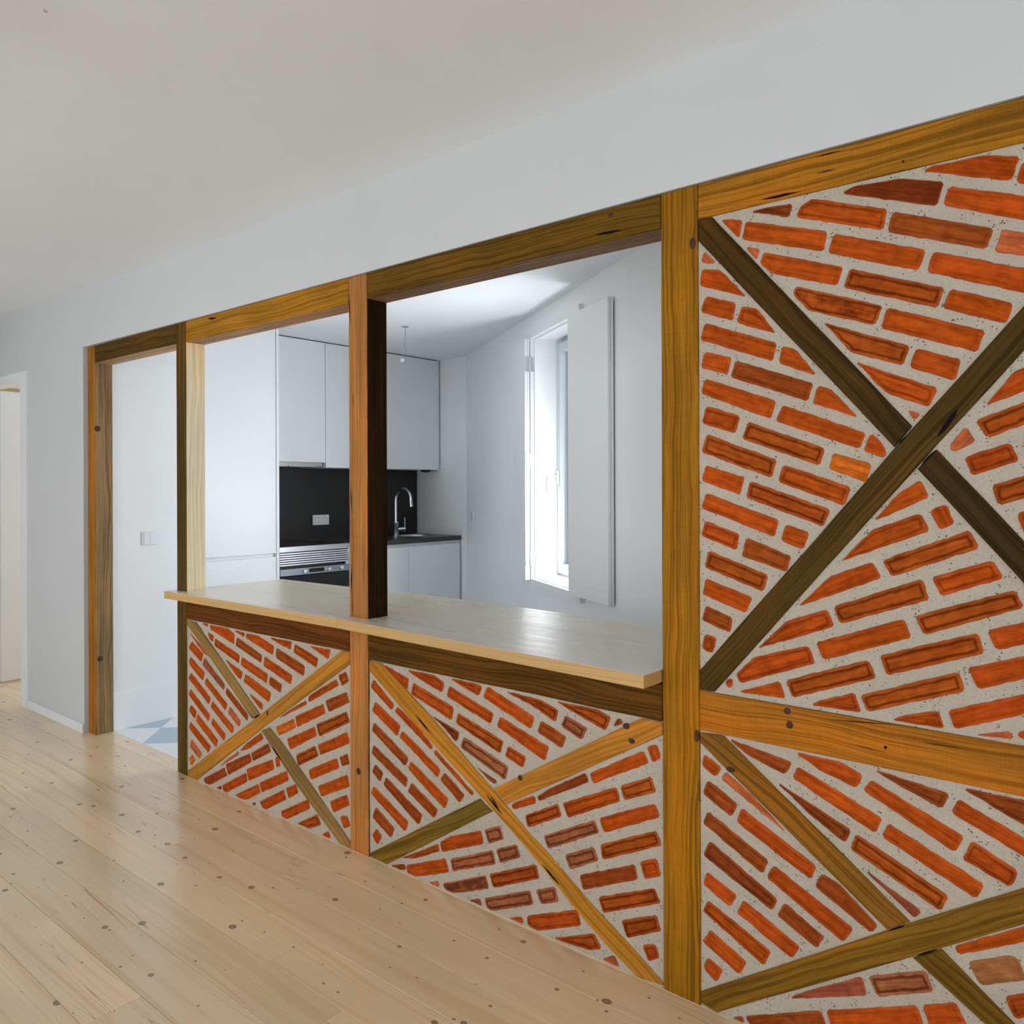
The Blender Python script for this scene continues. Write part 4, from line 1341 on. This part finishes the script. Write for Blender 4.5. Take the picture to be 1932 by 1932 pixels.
ov = tag(empty('built_in_oven', (-4.95, 3.4, 0)), 'built-in oven with steel control panel below the ribbed aluminium grille', 'oven')
box('body', (-5.2, -4.69, 3.12, 3.692, 0.09, 0.884), M['black'], ov)
for i in range(6):
    z = 0.7925 + 0.0152 * i
    sl = MB()
    sl.add([(-4.685, 3.121, z), (-4.660, 3.121, z + 0.002), (-4.660, 3.121, z + 0.0095), (-4.685, 3.121, z + 0.0135),
            (-4.685, 3.690, z), (-4.660, 3.690, z + 0.002), (-4.660, 3.690, z + 0.0095), (-4.685, 3.690, z + 0.0135)],
           [(0, 1, 2, 3), (7, 6, 5, 4), (0, 4, 5, 1), (1, 5, 6, 2), (2, 6, 7, 3), (3, 7, 4, 0)])
    sl.build('grille_slat', M['alu'], ov)
pn = box('control_panel', (-4.685, -4.658, 3.121, 3.691, 0.727, 0.772), M['panel'], ov, 0.001)
box('display', (-4.659, -4.6572, 3.350, 3.473, 0.738, 0.764), M['blackglass'], pn)
for y, z, r in ((3.309, 0.751, 0.0125), (3.512, 0.7515, 0.0125), (3.621, 0.7525, 0.0165)):
    kb = MB()
    kb.lathe([(0, 0.014), (r * 0.85, 0.014), (r, 0.010), (r, 0.0)], (-4.658, y, z), (1, 0, 0), 18)
    kb.build('knob', M['alu'], pn)
for y in (3.333, 3.492):
    kb = MB()
    kb.lathe([(0, 0.004), (0.0035, 0.004), (0.004, 0.0)], (-4.658, y, 0.7525), (1, 0, 0), 10)
    kb.build('button', M['plastic'], pn)
box('oven_door', (-4.685, -4.659, 3.121, 3.691, 0.12, 0.722), M['blackglass'], ov, 0.001)
box('bracket', (-4.68, -4.662, 3.664, 3.690, 0.7735, 0.7905), M['alu'], ov)

for n, (y0, y1, lab) in enumerate(((3.696, 4.2685, 'white handleless base cabinet next to the oven'), (4.2695, 4.848, 'white handleless base cabinet under the sink'))):
    bc = tag(empty('base_cabinet', (-4.95, (y0 + y1) / 2, 0)), lab, 'cabinet', 'base cabinets under the dark worktop')
    bb = MB()
    for q in ((-5.255, -4.682, y0, y0 + 0.016, 0.0, 0.884), (-5.255, -4.682, y1 - 0.016, y1, 0.0, 0.884), (-5.255, -5.24, y0 + 0.016, y1 - 0.016, 0.08, 0.884),
              (-5.24, -4.682, y0 + 0.016, y1 - 0.016, 0.08, 0.096), (-4.70, -4.682, y0 + 0.016, y1 - 0.016, 0.80, 0.884)):
        bb.box(*q)
    bb.build('body', M['lacquer'], bc)
    box('door', (-4.68, -4.66, y0 + 0.001, y1 - (0.014 if n else 0.001), 0.08, 0.860), M['lacquer'], bc, 0.0012)

# dark worktop with the round cut-out for the sink
SX, SY, SR = -4.93, 4.60, 0.155
wt = MB()
zt, zb = 0.921, 0.885
wt.box(-5.247, -4.66, 3.1155, SY - 0.2, zb, zt)
wt.box(-5.247, SX - 0.2, SY - 0.2, SY + 0.2, zb, zt)
wt.box(SX + 0.2, -4.66, SY - 0.2, SY + 0.2, zb, zt)
wt.box(-5.247, -4.66, SY + 0.2, 4.852, zb, zt)
N = 40
sq, ci = [], []
for i in range(N):
    a = 2 * math.pi * i / N
    cx, sy = math.cos(a), math.sin(a)
    m = max(abs(cx), abs(sy))
    sq.append((SX + 0.2 * cx / m, SY + 0.2 * sy / m)); ci.append((SX + SR * cx, SY + SR * sy))
vs = [(x, y, zt) for x, y in sq] + [(x, y, zt) for x, y in ci] + [(x, y, zb) for x, y in ci] + [(x, y, zb) for x, y in sq]
fs = []
for i in range(N):
    j = (i + 1) % N
    fs += [(i, j, N + j, N + i), (N + i, N + j, 2 * N + j, 2 * N + i), (2 * N + i, 2 * N + j, 3 * N + j, 3 * N + i)]
wt.add(vs, fs)
wk = wt.build('worktop', M['darkstone'])
tag(wk, 'dark stone worktop over oven and base cabinets', 'worktop')
box('edge_trim', (-4.6605, -4.657, 3.1165, 3.699, 0.886, 0.920), M['steel'], wk)
sk = MB()
sk.lathe([(SR + 0.004, 0.0015), (SR - 0.006, 0.003), (SR - 0.010, -0.004), (SR - 0.016, -0.12), (SR - 0.05, -0.15), (0.03, -0.155), (0, -0.155)], (SX, SY, zt), (0, 0, 1), 36)
sink = tag(sk.build('sink', M['steel']), 'round stainless steel sink let into the dark worktop', 'sink')
hb = tag(box('hob', (-5.18, -4.70, 3.17, 3.68, 0.9215, 0.9265), M['blackglass'], None, 0.0015), 'flat black glass hob on the worktop above the oven', 'hob')

fa = tag(empty('tap', (-5.121, 4.545, 0.921)), 'chrome gooseneck mixer tap at the sink', 'tap')
b = MB(); b.lathe([(0.026, 0.0), (0.026, 0.006), (0.022, 0.010), (0.022, 0.085), (0.024, 0.09), (0.024, 0.112), (0.0, 0.112)], (-5.121, 4.545, 0.921), (0, 0, 1), 20)
b.build('base', M['chrome'], fa)
pts = [(-5.121, 4.545, 1.02), (-5.121, 4.545, 1.12), (-5.121, 4.545, 1.22)]
for i in range(1, 13):
    a = math.pi - math.pi * 1.08 * i / 12
    pts.append((-5.121 + 0.082 + 0.082 * math.cos(a), 4.545 + 0.02 * i / 12, 1.22 + 0.085 * math.sin(a)))
b = MB(); b.tube(pts, 0.0125, 12); b.build('spout', M['chrome'], fa)
e = Vector(pts[-1]); b = MB(); b.tube([e + Vector((-0.001, 0, 0.012)), e + Vector((0.006, 0, -0.04))], 0.0145, 12); b.build('nozzle', M['chrome'], fa)
b = MB(); b.tube([(-5.10, 4.555, 0.972), (-5.075, 4.585, 0.972), (-5.062, 4.60, 0.972)], [0.016, 0.021, 0.021], 14); lv = b.build('valve', M['chrome'], fa)
b = MB(); b.tube([(-5.066, 4.595, 0.985), (-5.066, 4.595, 1.068)], 0.0045, 8); b.build('lever', M['chrome'], lv)

sb = tag(box('splashback', (-5.259, -5.248, 3.1155, 4.905, 0.9215, 1.495), M['splash']), 'dark splashback between worktop and wall cabinets', 'splashback')

for n, (y0, y1, z0, lab) in enumerate(((3.1165, 3.6935, 1.502, 'white wall cabinet with the cooker hood below it'), (3.6955, 4.2795, 1.465, 'middle white wall cabinet partly hidden by the timber post'),
                                       (4.2815, 4.8485, 1.465, 'white wall cabinet above the tap at the corner'))):
    uc = tag(empty('wall_cabinet', (-5.1, (y0 + y1) / 2, z0)), lab, 'cabinet', 'wall cabinets over the splashback')
    box('body', (-5.247, -4.95, y0, y1, z0 + 0.001, 2.384), M['lacquer'], uc)
    box('door', (-4.948, -4.93, y0 + 0.0012, y1 - 0.0012, z0, 2.3835), M['lacquer'], uc, 0.001)
    box('gap_shadow', (-5.2, -4.945, y0, y1, 2.3845, 2.3915), M['black'], uc)  # black strip stands for the shadow between cabinet top and ceiling
    if n == 2:
        box('filler', (-5.247, -4.932, 4.8505, 4.868, z0, 2.384), M['lacquer'], uc)
hd = tag(empty('cooker_hood', (-5.1, 3.4, 1.47)), 'slim steel cooker hood under the wall cabinet', 'cooker hood')
box('housing', (-5.22, -4.955, 3.13, 3.68, 1.476, 1.501), M['steel'], hd)
for y0, y1 in ((3.15, 3.40), (3.41, 3.665)):
    f = MB(); f.box(-5.20, -4.975, y0, y1, 1.470, 1.4755, bev=0.001); f.build('filter', M['alu'], hd)
f = MB(); f.lathe([(0.045, 0.0), (0.043, -0.010), (0.034, -0.018), (0, -0.021)], (-5.0, 4.775, 1.4645), (0, 0, 1), 22)
tag(f.build('puck_light', M['black']), 'small round black light under the wall cabinet', 'light')

# sockets and switches
so = tag(empty('double_socket', (-5.247, 3.88, 1.067)), 'white double power socket on the dark splashback', 'socket')
box('plate', (-5.2478, -5.238, 3.804, 3.956, 1.028, 1.106), M['plastic'], so, 0.002)
for y in (3.842, 3.918):
    f = MB(); f.lathe([(0.024, 0.0015), (0.0225, 0.002), (0.0215, -0.008), (0.0, -0.008)], (-5.238, y, 1.067), (1, 0, 0), 22)
    w = f.build('socket_cup', M['cup'], so)
    for dy in (-0.0095, 0.0095):
        f = MB(); f.lathe([(0.0028, 0.0014), (0, 0.0014)], (-5.2478 + 0.0035, y + dy, 1.067), (1, 0, 0), 8); f.build('pin_hole', M['black'], w)
sw = tag(empty('light_switch', (-4.515, 2.17, 1.037)), 'white double rocker light switch on the wall beyond the doorway', 'light switch')
box('plate', (-4.5148, -4.505, 2.130, 2.213, 0.997, 1.075), M['plastic'], sw, 0.003)
for y0, y1 in ((2.138, 2.1712), (2.1722, 2.2055)):
    box('rocker', (-4.505, -4.5005, y0, y1, 1.004, 1.068), M['plastic'], sw, 0.002)
ws = tag(empty('wall_socket', win(0.17, 0, 1.08)), 'small white socket plate near the kitchen corner', 'socket')
MB().box(0.130, 0.208, -0.010, -0.0003, 1.040, 1.122, fn=win, bev=0.002).build('plate', M['plastic'], ws)
MB().box(0.158, 0.180, -0.0115, -0.010, 1.066, 1.096, fn=win).build('insert', M['upvc'], ws)

# ------------------------------------------------------------------ kitchen window, casing, shutters
wf = MB()
for s0, s1, z0, z1 in ((1.602, S0, 0.700, 2.282), (S1, 2.460, 0.700, 2.282), (S0, S1, 0.700, Z0), (S0, S1, Z1, 2.282)):
    wf.box(s0, s1, -0.030, -0.0005, z0, z1, fn=win)
casing = wf.build('trim_1', M['paint'])
tag(casing, 'white flat casing around the kitchen window', kind='structure')
st = MB()
g = 0.012
for s0, s1, z0, z1 in ((S0, S0 + g, Z0, Z1), (S1 - g, S1, Z0, Z1), (S0 + g, S1 - g, Z0, Z0 + g), (S0 + g, S1 - g, Z1 - g, Z1)):
    st.box(s0, s1, -0.006, 0.010, z0, z1, fn=win)
st.build('stop', M['paint'], casing)
wn = MB()
for s0, s1, z0, z1 in ((S0 + 0.0005, S0 + 0.03, Z0 + 0.02, Z1 - 0.0005), (S1 - 0.03, S1 - 0.0005, Z0 + 0.02, Z1 - 0.0005), (S0 + 0.03, S1 - 0.03, Z0 + 0.02, Z0 + 0.05), (S0 + 0.03, S1 - 0.03, Z1 - 0.045, Z1 - 0.0005)):
    wn.box(s0, s1, 0.160, 0.198, z0, z1, fn=win)
window = wn.build('window_1', M['upvc'])
tag(window, 'tall narrow grey white framed kitchen window', kind='structure')
sa = MB()
a0, a1, b0, b1 = S0 + 0.003, S1 - 0.003, Z0 + 0.031, Z1 - 0.031
for s0, s1, z0, z1 in ((a0, a0 + 0.052, b0, b1), (a1 - 0.052, a1, b0, b1), (a0 + 0.052, a1 - 0.052, b0, b0 + 0.06), (a0 + 0.052, a1 - 0.052, b1 - 0.052, b1)):
    sa.box(s0, s1, 0.143, 0.186, z0, z1, fn=win, bev=0.002)
sash = sa.build('sash', M['upvc'], window)
MB().box(a0 + 0.050, a1 - 0.050, 0.172, 0.178, b0 + 0.055, b1 - 0.05, fn=win).build('pane', M['glass'], sash)
vt = MB(); vt.box(S0 + 0.06, S1 - 0.06, 0.150, 0.1597, Z1 - 0.028, Z1 - 0.006, fn=win); vt.build('vent_strip', M['wire'], window)
sill = MB(); sill.box(S0 + 0.0005, S1 - 0.0005, 0.0105, 0.159, Z0 + 0.0005, Z0 + 0.019, fn=win); sill.build('sill', M['paint'], window)
hs = a0 + 0.026
MB().box(hs - 0.013, hs + 0.013, 0.132, 0.1428, 1.335, 1.415, fn=win, bev=0.003).build('handle_plate', M['alu'], sash)
pts = [win(hs, 0.132, 1.385), win(hs, 0.095, 1.386), win(hs - 0.004, 0.082, 1.380), win(hs - 0.006, 0.078, 1.36), win(hs - 0.004, 0.080, 1.30), win(hs + 0.002, 0.086, 1.255)]
hm = MB(); hm.tube(pts, [0.009, 0.009, 0.0095, 0.009, 0.0085, 0.008], 10); hm.build('handle', M['alu'], sash)


def shutter(name, lab, s0, s1, d0, d1, hinge_s, fw):
    """folded timber shutter of two thin leaves lying back over the casing"""
    root = tag(empty(name, win((s0 + s1) / 2, d0, 0.74)), lab, 'shutter')
    def fn(s, d, z):
        t = (s - s0) / (s1 - s0)
        return win(s, d + d0 + (d1 - d0) * t, z)
    MB().box(s0, s1, -0.031, -0.0165, 0.740, 2.230, fn=fn, bev=0.001).build('leaf', M['paint'], root)
    MB().box(s0 + (0.003 if fw else 0.0), s1 - (0.0 if fw else 0.0), -0.0145, 0.0, 0.740, 2.230, fn=fn, bev=0.001).build('leaf', M['paint'], root)
    for z in (2.075, 1.482, 0.873):
        h = MB()
        sgn = 1 if fw else -1
        h.tube([win(hinge_s, -0.0325, z - 0.045), win(hinge_s, -0.0325, z + 0.045)], 0.005, 8)
        hh = h.build('hinge', M['alu'], root)
        if fw:
            f = MB(); f.box(hinge_s + 0.0012, hinge_s + 0.0030, -0.027, -0.006, z - 0.045, z + 0.045, fn=win)
            f.build('hinge_leaf', M['alu'], hh)
            f = MB(); f.box(hinge_s - 0.0050, hinge_s - 0.0035, -0.060, -0.038, z - 0.045, z + 0.045, fn=win)
            f.build('hinge_leaf', M['alu'], hh)
    return root


shutter('shutter', 'narrow white shutter folded flat against the wall left of the kitchen window', 1.431, 1.668, -0.033, -0.033, 1.676, True)
shutter('shutter', 'wide white shutter swung open over the right side of the kitchen window', 2.388, 2.848, -0.034, -0.010, 2.386, False)

# ------------------------------------------------------------------ ceiling fittings
hw = tag(empty('ceiling_wire', (-4.063, 3.695, ZC)), 'bare lamp wire with connector hanging from the kitchen ceiling', 'wire')
f = MB(); f.lathe([(0.0, -0.004), (0.022, -0.004), (0.024, 0.0)], (-4.063, 3.695, ZC), (0, 0, 1), 16); f.build('ceiling_plate', M['wire'], hw)
px = [(-4.063, 3.695, ZC - 0.003), (-4.062, 3.695, ZC - 0.07), (-4.066, 3.699, ZC - 0.10), (-4.072, 3.692, ZC - 0.125), (-4.060, 3.700, ZC - 0.15), (-4.058, 3.697, ZC - 0.19), (-4.070, 3.690, ZC - 0.215)]
f = MB(); f.tube(px, 0.0022, 6); f.build('wire', M['wire'], hw)
f = MB(); f.box(-4.092, -4.068, 3.676, 3.690, ZC - 0.236, ZC - 0.214, bev=0.002); f.build('connector', M['plastic'], hw)
hk = MB()
hk.tube([(-1.986, 0.721, ZC), (-1.986, 0.721, ZC - 0.005), (-1.983, 0.7225, ZC - 0.008), (-1.977, 0.724, ZC - 0.007)], 0.0014, 6)
tag(hk.build('ceiling_hook', M['wire']), 'tiny dark hook in the living room ceiling', 'hook')
